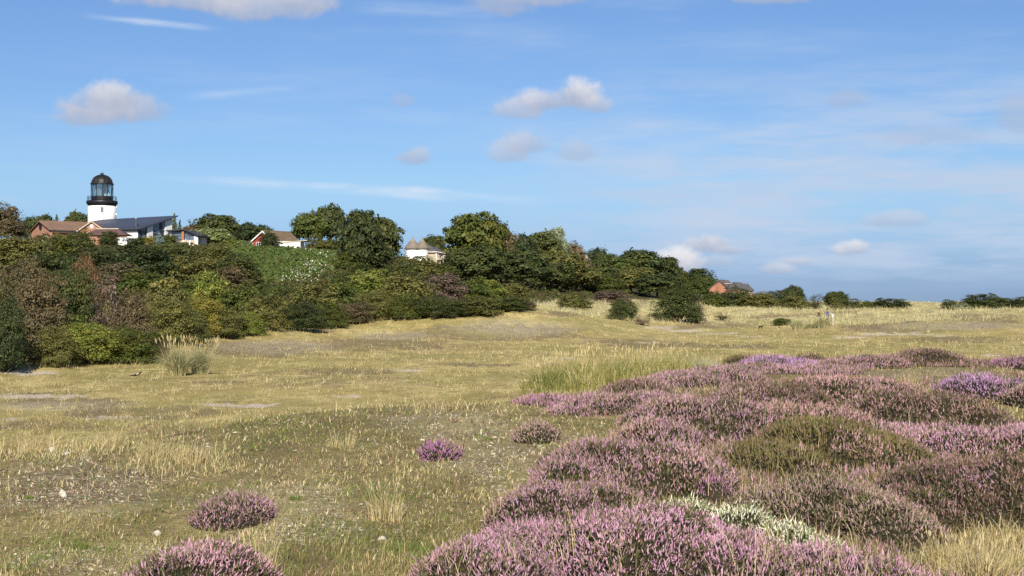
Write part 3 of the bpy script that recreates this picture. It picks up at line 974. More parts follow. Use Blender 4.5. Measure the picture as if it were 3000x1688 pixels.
BUSHES = [
    # left front thicket
    (-70, 830, 240, 1085, 'nearbush', 'dark', 'dark bush cut by the left edge of the view'),
    (15, 850, 130, 1088, 'nearbush', 'deep', 'deep green bush at the left edge beside the sand'),
    (110, 800, 190, 1062, 'nearbush', 'brown', 'russet brown bush behind the left edge bush'),
    (60, 760, 200, 1040, 'nearbush', 'brown', 'tall browning bush high in the left thicket'),
    (205, 760, 170, 1050, 'nearbush', 'dark', 'dark green bush in the centre of the left thicket'),
    (245, 745, 120, 1030, 'nearbush', 'rust', 'bush with orange rust top in the left thicket'),
    (330, 800, 160, 1052, 'twiggy', 'purple', 'twiggy grey brown bush with bare branches'),
    (385, 850, 140, 1055, 'nearbush', 'brown', 'browning bush with pale twigs above the brambles'),
    (255, 930, 200, 1068, 'nearbush', 'lime', 'bright green bramble mound at the thicket foot'),
    (390, 960, 170, 1066, 'nearbush', 'mid', 'leafy bramble mound just left of the pale grass tussock'),
    (160, 960, 150, 1072, 'nearbush', 'olive', 'olive bramble along the left thicket foot'),
    (455, 985, 90, 1052, 'nearbush', 'brown', 'reddish bramble edge touching the pale grass tussock'),
    (500, 870, 170, 1010, 'nearbush', 'olive', 'olive bush behind the pale grass tussock'),
    (560, 900, 120, 1005, 'nearbush', 'dark', 'dark small bush behind right of the tussock'),
    (480, 800, 150, 985, 'bush', 'olive', 'olive green bush above the tussock'),
    (600, 860, 130, 985, 'nearbush', 'yellow', 'yellowing low bush right of the tussock'),
    (660, 900, 130, 992, 'nearbush', 'olive', 'olive brown rounded bush at the grass edge'),
    (735, 915, 90, 985, 'nearbush', 'lime', 'small bright green bush at the grass edge'),
    (620, 800, 130, 960, 'bush', 'lime', 'light leaved bush in the middle of the hillside'),
    (700, 830, 150, 965, 'bush', 'mid', 'green bush below the bright bank'),
    (780, 850, 140, 968, 'nearbush', 'olive', 'brown olive bush left of the glossy bush'),
    (880, 885, 150, 970, 'nearbush', 'deep', 'glossy dark bush with black shade on the grass edge'),
    (960, 890, 130, 962, 'nearbush', 'mid', 'green bush right of the glossy dark bush'),
    (920, 830, 170, 940, 'bush', 'olive', 'olive bush above the glossy dark bush'),
    (1040, 880, 120, 950, 'nearbush', 'brown', 'brown tangled bush in the middle of the grass edge'),
    (1000, 815, 150, 925, 'bush', 'mid', 'green bush under the dark tree pair'),
    (1100, 850, 150, 940, 'nearbush', 'olive', 'olive bush right of the tangled brown one'),
    (1090, 790, 170, 905, 'bush', 'lime', 'yellow green bush below the dark tree pair'),
    (1190, 800, 170, 918, 'bush', 'olive', 'olive yellow bush below the roundhouses'),
    (1190, 860, 130, 936, 'nearbush', 'mid', 'green leafy bush at the grass edge below the roundhouses'),
    (1270, 860, 140, 932, 'nearbush', 'dark', 'dark bush at the grass edge below the annex'),
    (1350, 875, 120, 928, 'nearbush', 'dark', 'dark green bush with light tips on the grass edge'),
    (1420, 870, 130, 922, 'bush', 'olive', 'olive bush at the right part of the thicket edge'),
    (1490, 868, 120, 912, 'bush', 'dark', 'dark low bush near the end of the thicket'),
    (1540, 878, 70, 908, 'bush', 'brown', 'small brown bush at the end of the thicket'),
    (1290, 800, 150, 895, 'bush', 'purple', 'purplish heathery bush under the annex'),
    (1375, 820, 140, 895, 'bush', 'mid', 'green bush below the black green tree'),
    (1430, 812, 110, 878, 'bush', 'lime', 'pale green bush under the wooded slope'),
    (1500, 830, 120, 885, 'bush', 'olive', 'olive bush under the wooded slope'),
    # middle band of the hillside
    (60, 690, 190, 800, 'bush', 'olive', 'olive scrub at the left below the hilltop trees'),
    (165, 690, 170, 790, 'bush', 'mid', 'green scrub under the brick bungalow'),
    (220, 672, 130, 770, 'bush', 'dark', 'dark rounded shrub in front of the bungalow wing'),
    (130, 740, 170, 840, 'bush', 'dark', 'dark scrub behind the rusty bush'),
    (270, 725, 180, 830, 'bush', 'deep', 'dark shadowed scrub below the grassy gap'),
    (340, 770, 170, 880, 'bush', 'brown', 'brown scrub above the twiggy bush'),
    (420, 705, 190, 830, 'bush', 'deep', 'dark dense bush under the white house'),
    (500, 712, 190, 820, 'bush', 'dark', 'dark rounded bush under the glazed pavilion'),
    (430, 790, 180, 905, 'bush', 'mid', 'mid green bush left of the hillside centre'),
    (560, 750, 170, 860, 'bush', 'olive', 'olive bush below the pavilion fence'),
    (620, 715, 150, 800, 'bush', 'olive', 'pale olive scrub left of the bright bank'),
    (700, 745, 150, 838, 'bush', 'dark', 'dark rounded bush on the left side of the bright bank'),
    (660, 780, 150, 870, 'bush', 'brown', 'brown tinged bush under the dark rounded bush'),
    (560, 820, 150, 930, 'bush', 'mid', 'green leafy bush in the left hillside'),
    (790, 832, 140, 905, 'bush', 'mid', 'green bush under the bright bank'),
    (860, 838, 130, 910, 'bush', 'dark', 'dark bush under the white flowers'),
    (1000, 702, 105, 150, 'bush', 'olive', 'dry topped scrub dome right of the white wall'),
    (1020, 738, 95, 800, 'bush', 'mid', 'green scrub dome left of the dark tree pair'),
    (1015, 790, 110, 860, 'bush', 'dark', 'dark green scrub right of the white flowers'),
    (1225, 752, 150, 830, 'bush', 'olive', 'olive scrub bank right under the roundhouses'),
    (1290, 774, 120, 830, 'bush', 'mid', 'green scrub bank under the annex door'),
    (1180, 768, 120, 850, 'bush', 'dark', 'dark scrub beneath the left roundhouse'),
    (945, 697, 110, 149, 'bush', 'olive', 'dry scrub beneath the pale stemmed trees'),
    # garden shrubs at the top
    (95, 676, 70, 138, 'bare', 'bare', 'pale withered shrub below the brick gable'),
    (150, 690, 60, 752, 'bush', 'bare', 'straw coloured dry shrub beside the withered one'),
    (172, 684, 44, 128, 'bush', 'yellow', 'small yellow green shrub under the bungalow eave'),
    (318, 678, 62, 128, 'bush', 'dark', 'dark shrub on a stem before the conservatory'),
    (405, 694, 74, 133, 'bush', 'mid', 'green garden shrub before the white wall of the modern house'),
    (440, 692, 46, 133, 'bush', 'yellow', 'yellow flowering garden shrub beside the blue spruce'),
    (466, 682, 44, 133, 'conifer', 'blue', 'small silvery blue spruce in front of the glass gable'),
    (492, 686, 76, 135, 'bush', 'mid', 'rounded green garden bush left of the pavilion'),
    (628, 668, 130, 148, 'bush', 'vine', 'bush covered in cream flowering vine left of the red house'),
    (690, 700, 60, 142, 'bush', 'lime', 'light green shrub beside the flowering vine'),
    (716, 705, 60, 138, 'bush', 'vine', 'small cream flowering vine at the corner of the bright bank'),
    (788, 678, 64, 141, 'bush', 'deep', 'dark pine shrub covering part of the red house roof'),
    (596, 690, 50, 150, 'bush', 'dark', 'dark shrub right of the pavilion'),
    # bushes standing out in the dune grass
    (1985, 838, 150, 944, 'nearbush', 'dark', 'big dark bush standing alone in the pale dune grass'),
    (2040, 862, 70, 946, 'twiggy', 'purple', 'purplish twiggy flank of the big lone dune bush'),
    (1826, 872, 90, 938, 'nearbush', 'dark', 'dark small tree like bush left of the big dune bush'),
    (1682, 858, 110, 908, 'bush', 'olive', 'spreading olive bush where the thicket ends'),
    (1790, 850, 100, 884, 'bush', 'purple', 'low brownish purple mound behind the small dune bush'),
    (1880, 925, 70, 952, 'twiggy', 'bare', 'low bare branches lying between two dune bushes'),
    (2290, 932, 66, 954, 'bush', 'mid', 'flat dark green juniper like mat near the dogs'),
    (2115, 915, 60, 940, 'twiggy', 'brown', 'thin brown scrub in the dune grass below the brick houses'),
]
FAR = [
    (2112, 856, 100, 150, 'bush', 'deep', 'dark bush directly under the brick houses'),
    (2092, 855, 70, 146, 'bush', 'mid', 'green low bush below the left end of the brick houses'),
    (2165, 842, 80, 148, 'bush', 'dark', 'dark bush right of the telegraph pole'),
    (2225, 856, 130, 146, 'bush', 'olive', 'olive green clipped looking bush in the far row'),
    (2285, 850, 110, 150, 'bush', 'dark', 'dark bush in the middle of the far row'),
    (2322, 838, 66, 152, 'tree', 'deep', 'tallest dark pine like bush of the far row'),
    (2330, 862, 100, 142, 'bush', 'olive', 'olive bush at the right end of the far row'),
    (2388, 862, 56, 138, 'twiggy', 'dark', 'open bush with dune showing through, left of the walkers'),
    (2448, 855, 70, 140, 'tree', 'dark', 'small flat topped tree above the walkers'),
    (2492, 876, 70, 138, 'bush', 'dark', 'low bush right of the flat topped tree'),
    (2545, 882, 60, 136, 'bush', 'mid', 'low green bush left of the sprawling dark one'),
    (2612, 874, 110, 134, 'bush', 'deep', 'sprawling dark bush left of the gap of bare dune'),
    (2575, 880, 60, 137, 'bush', 'olive', 'olive side of the sprawling dark bush'),
    (2782, 878, 56, 140, 'bush', 'dark', 'first small dark bush right of the gap of bare dune'),
    (2815, 888, 60, 128, 'bush', 'grey', 'grey green low shrub before the right hand bushes'),
    (2872, 861, 110, 135, 'bush', 'deep', 'largest dark bush in the right hand group'),
    (2935, 868, 90, 138, 'bush', 'dark', 'second large dark bush in the right hand group'),
    (2988, 870, 70, 136, 'bush', 'deep', 'dark bush at the right edge of the view'),
    (2455, 886, 50, 134, 'bush', 'olive', 'small olive shrub on the dune above the walkers'),
]
for (nm, px, yt, w, b, key, lm, lab) in TREES:
    plant(nm, 'tree', lab, px, yt, w, b, key, lm, TG)
for (nm, px, yt, w, b, key, lm, lab) in SLOPE:
    plant(nm, 'tree', lab, px, yt, w, b, key, lm, SG)
for (px, yt, w, b, key, lm, lab) in BUSHES:
    plant('spruce_tree' if lm == 'blue' else 'bush', 'bush', lab, px, yt, w, b, key, lm, BG_)
for (px, yt, w, b, key, lm, lab) in FAR:
    plant('dune_bush', 'bush', lab, px, yt, w, b, key, lm, RG)

# low scrub and brambles between the bushes: nobody could count it


def undergrowth():
    rng = np.random.default_rng(5)
    n = 118000
    px = rng.uniform(-250, 2150, n)
    d = 33 + (200 - 33) * rng.random(n) ** 1.2
    px[90000:], d[90000:] = rng.uniform(620, 1060, 28000), rng.uniform(88, 145, 28000)
    x, y = (px - CX) / F * 2 * d, 2 * d
    z = H(x, y)
    py = CY - (z - EZ) / y * F
    foot = np.interp(px, [-250, 0, 480, 700, 900, 1100, 1300, 1500, 1700, 1900, 2050, 2150], [1090, 1075, 1035, 970, 955, 935, 922, 900, 872, 868, 878, 880])
    top = np.interp(px, [-250, 100, 300, 500, 650, 1000, 1200, 1330, 1500, 1900, 2150], [700, 716, 722, 714, 722, 725, 750, 775, 790, 820, 850])
    ok = (py < foot) & (py > top)
    ok &= ~((ell(px, py, 345, 725, 75, 22) > 0) & (rng.random(n) < .85))
    x, y, z, px, py, d = (a[ok] for a in (x, y, z, px, py, d))
    n = len(x)
    P = np.stack([x, y, z + rng.random(n) ** 2 * .7], 1)
    N = rng.normal(size=(n, 3)) * .7 + np.array([0, -.5, .8])
    bank = sstep(.0, .25, np.maximum.reduce([ell(px, py, 820, 772, 190, 66), ell(px, py, 750, 742, 125, 32), ell(px, py, 920, 765, 90, 45)]) + .12 * fbm(px / 40, py / 25, 44))
    c = pick(rng, [(4, (.045, .060, .016)), (3, (.075, .075, .022)), (2, (.10, .08, .035)), (1, (.12, .065, .03))], n, .3)
    cb = pick(rng, [(4, (.060, .100, .020)), (3, (.085, .120, .028)), (1.5, (.12, .145, .05)), (2, (.085, .082, .03))], n, .25)
    c = np.where((rng.random(n) < bank)[:, None], cb, c)
    fl = np.maximum.reduce([ell(px, py, 935, 790, 70, 45), ell(px, py, 880, 815, 60, 25), ell(px, py, 955, 765, 45, 35), ell(px, py, 830, 826, 22, 14), ell(px, py, 900, 735, 50, 14) * .4])
    isf = rng.random(n) < np.clip(fl * .9, 0, .38) * (fbm(px / 12, py / 8, 61) > -.1)
    c[isf] = pick(rng, [(1, (.62, .62, .46))], int(isf.sum()), .2)
    s = rng.uniform(.14, .34, n) * np.clip(d / 110, .45, 1.25) * np.where(isf, .5, 1)
    V, Q = leaves(P, N, s, rng)
    o = link('undergrowth', np_mesh('undergrowth', V, Q, rep(c, 4)), vcol('undergrowth_leaves', .7, .2))
    o['kind'] = 'stuff'
    tag(o, 'low bramble and scrub leaves covering the hillside between the bushes', 'undergrowth')


undergrowth()
# ---------------------------------------------------------------- buildings
WHITE = plain('white_render', (.80, .79, .75), .8, .05, 2.0, stain=(.68, .66, .60))
WHITE_OLD = plain('weathered_white_render', (.76, .73, .66), .85, .08, 1.2, stain=(.55, .51, .43))
BLACK = plain('black_paint', (.014, .014, .016), .45, .15, 3.0, .4)
IRON = plain('lantern_iron', (.015, .014, .014), .5, .15, 3.0, .35)
SLATE_BLUE = plain('blue_grey_standing_seam_roof', (.055, .065, .095), .55, .08, 1.5, .35)
ANTHRA = plain('anthracite_frame', (.035, .038, .045), .5, .1, 3.0)
BRICK = tiles('orange_red_brick', (.39, .185, .115), .23, .075, .18)
BRICK_B = plain('bungalow_brick', (.38, .20, .13), .9, .10, 4.0)
TILE_BROWN = tiles('brown_roof_tiles', (.20, .125, .085), .3, .3, .15)
TILE_PLUM = tiles('plum_brown_roof_tiles', (.115, .07, .06), .3, .3, .15)
TILE_GREY = tiles('grey_slates', (.105, .10, .105), .3, .25, .15)
TILE_OLIVE = tiles('lichened_brown_tiles', (.16, .115, .07), .3, .3, .2)
THATCH = plain('reed_thatch', (.21, .18, .14), .95, .14, 6.0, .1)
THATCH_CAP = plain('thatch_cap', (.27, .225, .165), .95, .12, 6.0, .1)
RED_CLAD = plain('red_painted_boards', (.36, .050, .035), .75, .12, 3.0)
TIMBER = plain('oiled_timber', (.36, .16, .07), .7, .15, 5.0)
CREAM_BOARD = plain('cream_boards', (.52, .44, .32), .85, .12, 2.5)
STEEL = plain('brushed_steel', (.62, .64, .66), .35, .05, 3.0, .5, .7)
POLE_WOOD = plain('creosoted_pole', (.075, .055, .042), .9, .2, 4.0)
GLASS = glassmat('window_glass', (.30, .34, .38), .42)
GLASS_CLEAR = glassmat('lantern_glass', (.90, .96, .97), .12)
BLIND = plain('pale_lens_and_blind', (.62, .68, .68), .5, .06, 3.0)
ROOM = plain('dim_interior', (.12, .12, .12), .9, .1, 1.0)


def window(parent, x, y, z, w, h, face='-y', frame=None, name='window', bars=1, sill=True):
    """window set into a wall face of a local frame; x, y, z is the centre on the wall plane"""
    fr = frame or WHITE
    root = MB()
    t = .07
    dep = .09

    def bx(a0, a1, b0, b1, o0, o1, mb):
        # a across, b up, o outwards from the wall
        if face == '-y':
            mb.box(x + a0, x + a1, y - o1, y - o0, z + b0, z + b1)
        elif face == '+x':
            mb.box(x + o0, x + o1, y + a0, y + a1, z + b0, z + b1)
        else:
            mb.box(x - o1, x - o0, y + a0, y + a1, z + b0, z + b1)
    bx(-w / 2, -w / 2 + t, -h / 2, h / 2, .003, dep, root)
    bx(w / 2 - t, w / 2, -h / 2, h / 2, .003, dep, root)
    bx(-w / 2 + t, w / 2 - t, h / 2 - t, h / 2, .003, dep, root)
    bx(-w / 2 + t, w / 2 - t, -h / 2, -h / 2 + t, .003, dep, root)
    for k in range(1, bars + 1):
        u = -w / 2 + w * k / (bars + 1)
        bx(u - .03, u + .03, -h / 2 + t, h / 2 - t, .006, dep - .01, root)
    o = root.build(name, fr, parent)
    p = MB()
    bx(-w / 2 + t, w / 2 - t, -h / 2 + t, h / 2 - t, .004, .03, p)
    p.build('pane', PANE_DARK, o)
    if sill:
        q = MB()
        bx(-w / 2 - .06, w / 2 + .06, -h / 2 - .10, -h / 2 - .002, .003, dep + .07, q)
        q.build('sill', fr, o)
    return o


def pane_mat(name, col):
    m, t = new_mat(name)
    b = bsdf(t, col, .08, .6)
    out(t, b.outputs[0])
    return m


PANE_DARK = pane_mat('dark_window_pane', (.035, .04, .05))
PANE_SKY = pane_mat('tinted_glass_wall', (.10, .13, .18))
PANE_PALE = pane_mat('curtained_pane', (.42, .46, .46))


def gabled(name, loc, rz, L, Wd, hw, hr, wall, roof, over=.35, board=None, drop=6.0, thick=.16):
    """house with its ridge along local x; base a good way into the hill"""
    root = empty(name, loc, rz)
    l, w = L / 2, Wd / 2
    mb = MB()
    mb.prism([(-l, -w, -drop), (-l, w, -drop), (-l, w, hw), (-l, 0, hw + hr), (-l, -w, hw)], (L, 0, 0))
    mb.build('wall', wall, root)
    sl = hr / w
    rf = []
    for s in (-1, 1):
        e = over
        z0, z1 = hw - e * sl, hw + hr
        m2 = MB()
        m2.prism([(-l - over, s * (w + e), z0 + .012), (-l - over, 0, z1 + .012), (-l - over, 0, z1 + thick), (-l - over, s * (w + e), z0 + thick)], (L + 2 * over, 0, 0))
        rf.append(m2.build('roof_slope', roof, root))
    MB().tube([(-l - over, 0, z1 + thick), (l + over, 0, z1 + thick)], .11, 8).build('ridge_tiles', roof, root)
    if board:
        for sx in (-1, 1):
            for s in (-1, 1):
                x0 = sx * (l + over)
                z0 = hw - over * sl
                MB().prism([(x0, s * (w + over), z0 - .16), (x0, s * .01, z1 - .16), (x0, s * .01, z1 + .14), (x0, s * (w + over), z0 + .14)], (sx * .05, 0, 0)).build('bargeboard', board, root)
    return root


def lighthouse():
    d = 150.0
    px1 = 2 * d / F                                        # metres per picture pixel there
    c = W(299, 600, d)
    gz = h1(c.x, c.y)
    root = empty('lighthouse', (c.x, c.y, gz))
    Z = lambda py: W(299, py, d).z - gz
    r = 40.0 * px1
    tw = MB().lathe([(r * 1.13, -3), (r * 1.06, Z(690)), (r * 1.01, Z(640)), (r, Z(604))], 56).build('tower', WHITE, root, smooth=True)
    MB().lathe([(r + .01, Z(604.5)), (r * 1.02, Z(601)), (r * 1.09, Z(598)), (r * 1.12, Z(596)), (r * 1.12, Z(591)), (r * 1.10, Z(589)), (r * 1.02, Z(588.5))], 56).build('gallery', BLACK, root, smooth=True)
    lr = 31.5 * px1
    MB().lathe([(lr * 1.0, Z(588.6)), (lr * 1.0, Z(578)), (lr * 1.03, Z(577.6)), (lr * 1.03, Z(576.6)), (lr * .97, Z(576.4))], 48).build('lantern_base', BLACK, root, smooth=False)
    # railing
    rr = r * 1.04
    rail = MB()
    for zz in (576.5, 580.5, 584.5):
        rail.tube([(rr * math.cos(a), rr * math.sin(a), Z(zz)) for a in [2 * math.pi * k / 48 for k in range(49)]], .028, 5)
    ro = rail.build('railing', BLACK, root)
    for k in range(20):
        a = 2 * math.pi * k / 20 + .1
        MB().tube([(rr * math.cos(a), rr * math.sin(a), Z(588.6)), (rr * math.cos(a), rr * math.sin(a), Z(576))], .035, 6).build('railing_post', BLACK, ro)
    # lantern: twelve panes, slanting astragals
    zb, zt = Z(576.5), Z(541)
    gr = 30.5 * px1
    for k in range(12):
        a0, a1 = 2 * math.pi * (k + .5) / 12, 2 * math.pi * (k + 1.5) / 12
        p0, p1 = Vector((gr * math.cos(a0), gr * math.sin(a0), 0)), Vector((gr * math.cos(a1), gr * math.sin(a1), 0))
        n = ((p0 + p1) / 2).normalized() * .02
        pn = MB().prism([p0 + Vector((0, 0, zb)), p1 + Vector((0, 0, zb)), p1 + Vector((0, 0, zt)), p0 + Vector((0, 0, zt))], n).build('lantern_pane', GLASS_CLEAR, root)
        e = (p1 - p0)
        lean = .22 if k % 2 else -.22
        MB().tube([p0 * 1.012 + Vector((0, 0, zb)), p0 * 1.012 + e * (lean * .5 + .11) * (1 if k % 2 else 0) + Vector((0, 0, zt))], .075, 6).build('astragal', BLACK, root)
        q0 = (p0 * .5 + p1 * .5) * 1.02
        if k % 2:
            MB().tube([q0 - e * lean * 1.6 + Vector((0, 0, zb)), q0 + e * lean * 1.6 + Vector((0, 0, zt))], .04, 6).build('astragal', BLACK, root)
    hb = MB()
    for f_ in (.88,):
        zz = zb + (zt - zb) * f_
        hb.tube([(gr * 1.01 * math.cos(a), gr * 1.01 * math.sin(a), zz) for a in [2 * math.pi * (k + .5) / 12 for k in range(13)]], .035, 5)
    hb.build('glazing_bar', BLACK, root)
    # what stands inside: a stack of lens rings and a pale blind
    ln = MB()
    for k in range(9):
        zz = zb + .15 + k * (zt - zb - .3) / 9
        ln.lathe([(.75, zz), (.95, zz + .06), (.75, zz + .12)], 20, -.7, .1)
    ln.build('lens', BLIND, root)
    MB().box(-.2, 1.3, .75, .8, zb + .1, zt - .1).build('blind', BLIND, root)
    MB().lathe([(gr * .96, zb - .02), (gr * .96, zb + .02)], 24).build('lantern_floor', ROOM, root)
    # dome: ring, ribbed faceted cap, ventilator, vane
    MB().lathe([(30.6 * px1, Z(541.2)), (33.5 * px1, Z(541)), (33.8 * px1, Z(539.5)), (33 * px1, Z(537.6)), (29.5 * px1, Z(537.4))], 48).build('dome_ring', IRON, root)
    R_, hd = 30.2 * px1, Z(512.5) - Z(537.6)
    prof = [(R_ * math.cos(t_) ** .92 + .01, Z(537.6) + hd * math.sin(t_)) for t_ in [k * math.pi / 2 / 9 for k in range(9)]] + [(.25, Z(512.5))]
    MB().lathe(prof, 16).build('dome', IRON, root)
    ribs = MB()
    for k in range(16):
        a = 2 * math.pi * k / 16
        ribs.tube([(p[0] * 1.006 * math.cos(a), p[0] * 1.006 * math.sin(a), p[1] + .01) for p in prof], .045, 4)
    ribs.build('dome_rib', IRON, root)
    MB().lathe([(.30, Z(514.5)), (.27, Z(510.5)), (.40, Z(510)), (.40, Z(508)), (.10, Z(507.2))], 20).build('ventilator', IRON, root)
    MB().tube([(0, 0, Z(508)), (0, 0, Z(501))], [.035, .02], 6).tube([(0, 0, Z(503)), (.22, 0, Z(502.6))], .02, 5).build('wind_vane', IRON, root)
    # the tower window, on the side towards the heath
    ang = math.atan2(-c.y, -c.x)
    wr = empty('window_seat', (0, 0, 0))
    bpy.data.objects.remove(wr)
    w = window(root, 0, 0, 0, .66, 1.2, '-y', WHITE, bars=1)
    for o in [w]:
        o.rotation_euler = (0, 0, ang + math.pi / 2)
        o.location = (math.cos(ang) * (r * 1.012), math.sin(ang) * (r * 1.012), Z(617))
    for k, yy in enumerate((606, 628)):
        MB().box(-.12, .12, -.12, .12, -.14, .14).build('floodlight', WHITE, root, loc=(math.cos(ang + 1.35) * r * 1.05, math.sin(ang + 1.35) * r * 1.05, Z(yy)))
    tag(root, 'white lighthouse tower with black gallery, glazed lantern and dark dome', 'lighthouse')


lighthouse()


def modern_house():
    d = 140.0
    A = W(406, 667, d)
    gz = h1(A.x, A.y)
    root = empty('modern_house', (A.x, A.y, gz), 0)
    a = math.radians(24)
    e = Vector((-math.cos(a), math.sin(a), 0))
    g = Vector((math.sin(a), math.cos(a), 0))
    zE = A.z - gz
    zR = W(508, 633, d + 4.9).z - gz
    zL = zR - .4
    Lg, Le = 10.7, 18.8
    q = lambda s, t_, z: e * s + g * t_ + Vector((0, 0, z))
    # roof slab with overhang
    o = .7
    top = [q(-o, -o, zE - .18), q(-o, Lg + .6, zR + .12), q(Le, Lg + .6, zL + .12), q(Le, -o, zE - .18)]
    rf = MB().prism(top, (0, 0, -.24)).build('roof', SLATE_BLUE, root)
    k = 0
    seams = MB()
    for i in range(1, 30):
        s = -o + (Le + o) * i / 30
        p0 = top[0].lerp(top[3], i / 30) + Vector((0, 0, .02))
        p1 = top[1].lerp(top[2], i / 30) + Vector((0, 0, .02))
        seams.tube([p0, p1], .022, 4)
    seams.build('roof_seam', SLATE_BLUE, rf)
    zr = lambda t_: zE + (zR - zE) * t_ / Lg - .50          # underside of the roof at depth t
    # front wall, back volume
    mb = MB()
    mb.prism([q(.25, 0, -4), q(.25, 0, zr(0)), q(.25, Lg, zr(Lg)), q(.25, Lg, -4)], e * (Le - .6))
    mb.build('wall', WHITE, root)
    # gable end facing the dunes: panels and glass, from near to far
    segs = [(0.15, 1.0, 'glass'), (1.0, 3.3, 'glass'), (3.3, 3.6, 'frame'), (3.6, 6.1, 'white'), (6.1, 9.2, 'glass'), (9.2, 10.1, 'frame'), (10.1, 11.4, 'glass'), (11.4, 14.4, 'white')]
    for (t0, t1, kind) in segs:
        t0, t1 = t0 * Lg / 15, t1 * Lg / 15
        th = {'glass': .08, 'frame': .16, 'white': .24}[kind]
        zb = -3.0
        m2 = MB().prism([q(.24, t0 + .01, zb), q(.24, t0 + .01, zr(t0)), q(.24, t1 - .01, zr(t1)), q(.24, t1 - .01, zb)], e * -th)
        m2.build({'glass': 'gable_pane', 'frame': 'gable_frame', 'white': 'gable_panel'}[kind], {'glass': PANE_SKY, 'frame': ANTHRA, 'white': WHITE}[kind], root)
        if kind == 'glass':
            MB().prism([q(.15, t0, zb), q(.15, t0, zr(t0)), q(.15, t0 + .14, zr(t0)), q(.15, t0 + .14, zb)], e * -.08).build('mullion', ANTHRA, root)
            zt = zr(t0) - 1.7
            MB().prism([q(.15, t0 + .15, zt), q(.15, t0 + .15, zt + .12), q(.15, t1 - .02, zt + .12), q(.15, t1 - .02, zt)], e * -.07).build('transom', ANTHRA, root)
    # gutter, flue, outside pipe
    MB().tube([q(-o, -o - .06, zE - .36), q(Le, -o - .06, zE - .36)], .07, 6).build('gutter', ANTHRA, root)
    fl = q(1.3, .9, 0)
    MB().lathe([(.16, zE - .2), (.16, zE + 1.75), (.20, zE + 1.76), (.20, zE + 1.95), (.10, zE + 1.97)], 14, fl.x, fl.y).build('flue', STEEL, root, smooth=True)
    MB().tube([q(2.6, -.12, zr(0)), q(2.6, -.12, -1)], .05, 6).build('downpipe', WHITE, root)
    tag(root, 'white modern house with blue grey single pitch roof and glazed gable', 'house')


modern_house()


def pavilion():
    d = 142.0
    P = W(540, 705, d)
    gz = h1(P.x, P.y)
    root = empty('pavilion', (P.x, P.y, gz))
    X = lambda px: W(px, 700, d).x - P.x
    Z = lambda py: W(540, py, d).z - gz
    MB().prism([(X(500), 2.6, -2), (X(500), 2.6, Z(678)), (X(540), 2.6, Z(676)), (X(583), 2.6, Z(690)), (X(583), 2.6, -2)], (0, 5, 0)).build('wall', WHITE, root)
    MB().prism([(X(488), -.9, Z(678.5)), (X(540), -.9, Z(674.5)), (X(594), -.9, Z(693)), (X(594), -.9, Z(690)), (X(540), -.9, Z(671.5)), (X(488), -.9, Z(675))], (0, 8.8, 0)).build('roof', ANTHRA, root)
    MB().box(X(533.5), X(540.5), -.45, -.05, -2, Z(675.6)).build('timber_post', TIMBER, root)
    MB().box(X(568), X(580), 0, .3, -2, Z(687.5)).build('wall_panel', WHITE, root)
    MB().box(X(492), X(503), 0, .3, -2, Z(678)).build('wall_panel', WHITE, root)
    for (a, b, y0, y1) in ((504, 533, 679, 690), (541, 567, 680, 690), (504, 518, 691.5, 709), (519, 533, 691.5, 709), (541, 554, 691.5, 709), (555, 567, 691.5, 709)):
        f = MB()
        x0, x1, z1, z0 = X(a), X(b), Z(y0), Z(y1)
        if a == 541 and y0 == 680:
            f.prism([(x0, .12, z0), (x0, .12, Z(678)), (x1, .12, Z(686.5)), (x1, .12, z0)], (0, .05, 0))
        else:
            f.box(x0, x1, .12, .17, z0, z1)
        f.build('glazed_pane', PANE_SKY, root)
        MB().box(x1 - .02, x1 + .09, .05, .2, z0, z1 - (.5 if y0 == 680 else 0)).build('mullion', ANTHRA, root)
    MB().box(X(503.5), X(567.5), .04, .22, Z(691.4), Z(690)).build('transom', ANTHRA, root)
    tag(root, 'low glazed pavilion with dark flat roof and an orange timber post', 'house')
    # white garden fence before it
    fz = W(545, 713, d - 2)
    fr = empty('garden_fence', (fz.x, fz.y, fz.z))
    for k in range(9):
        x = W(519 + k * 6.2, 713, d - 2).x - fz.x
        MB().box(x - .17, x + .17, -.03, .03, -.6, .62).build('fence_board', CREAM_BOARD if k % 3 else WHITE_OLD, fr)
    for k in (0, 4, 8):
        x = W(516 + k * 6.9, 713, d - 2).x - fz.x
        MB().box(x - .07, x + .07, .035, .16, -.8, .8).build('post', WHITE_OLD, fr)
    tag(fr, 'short pale board fence on the bank before the glazed pavilion', 'fence')


pavilion()


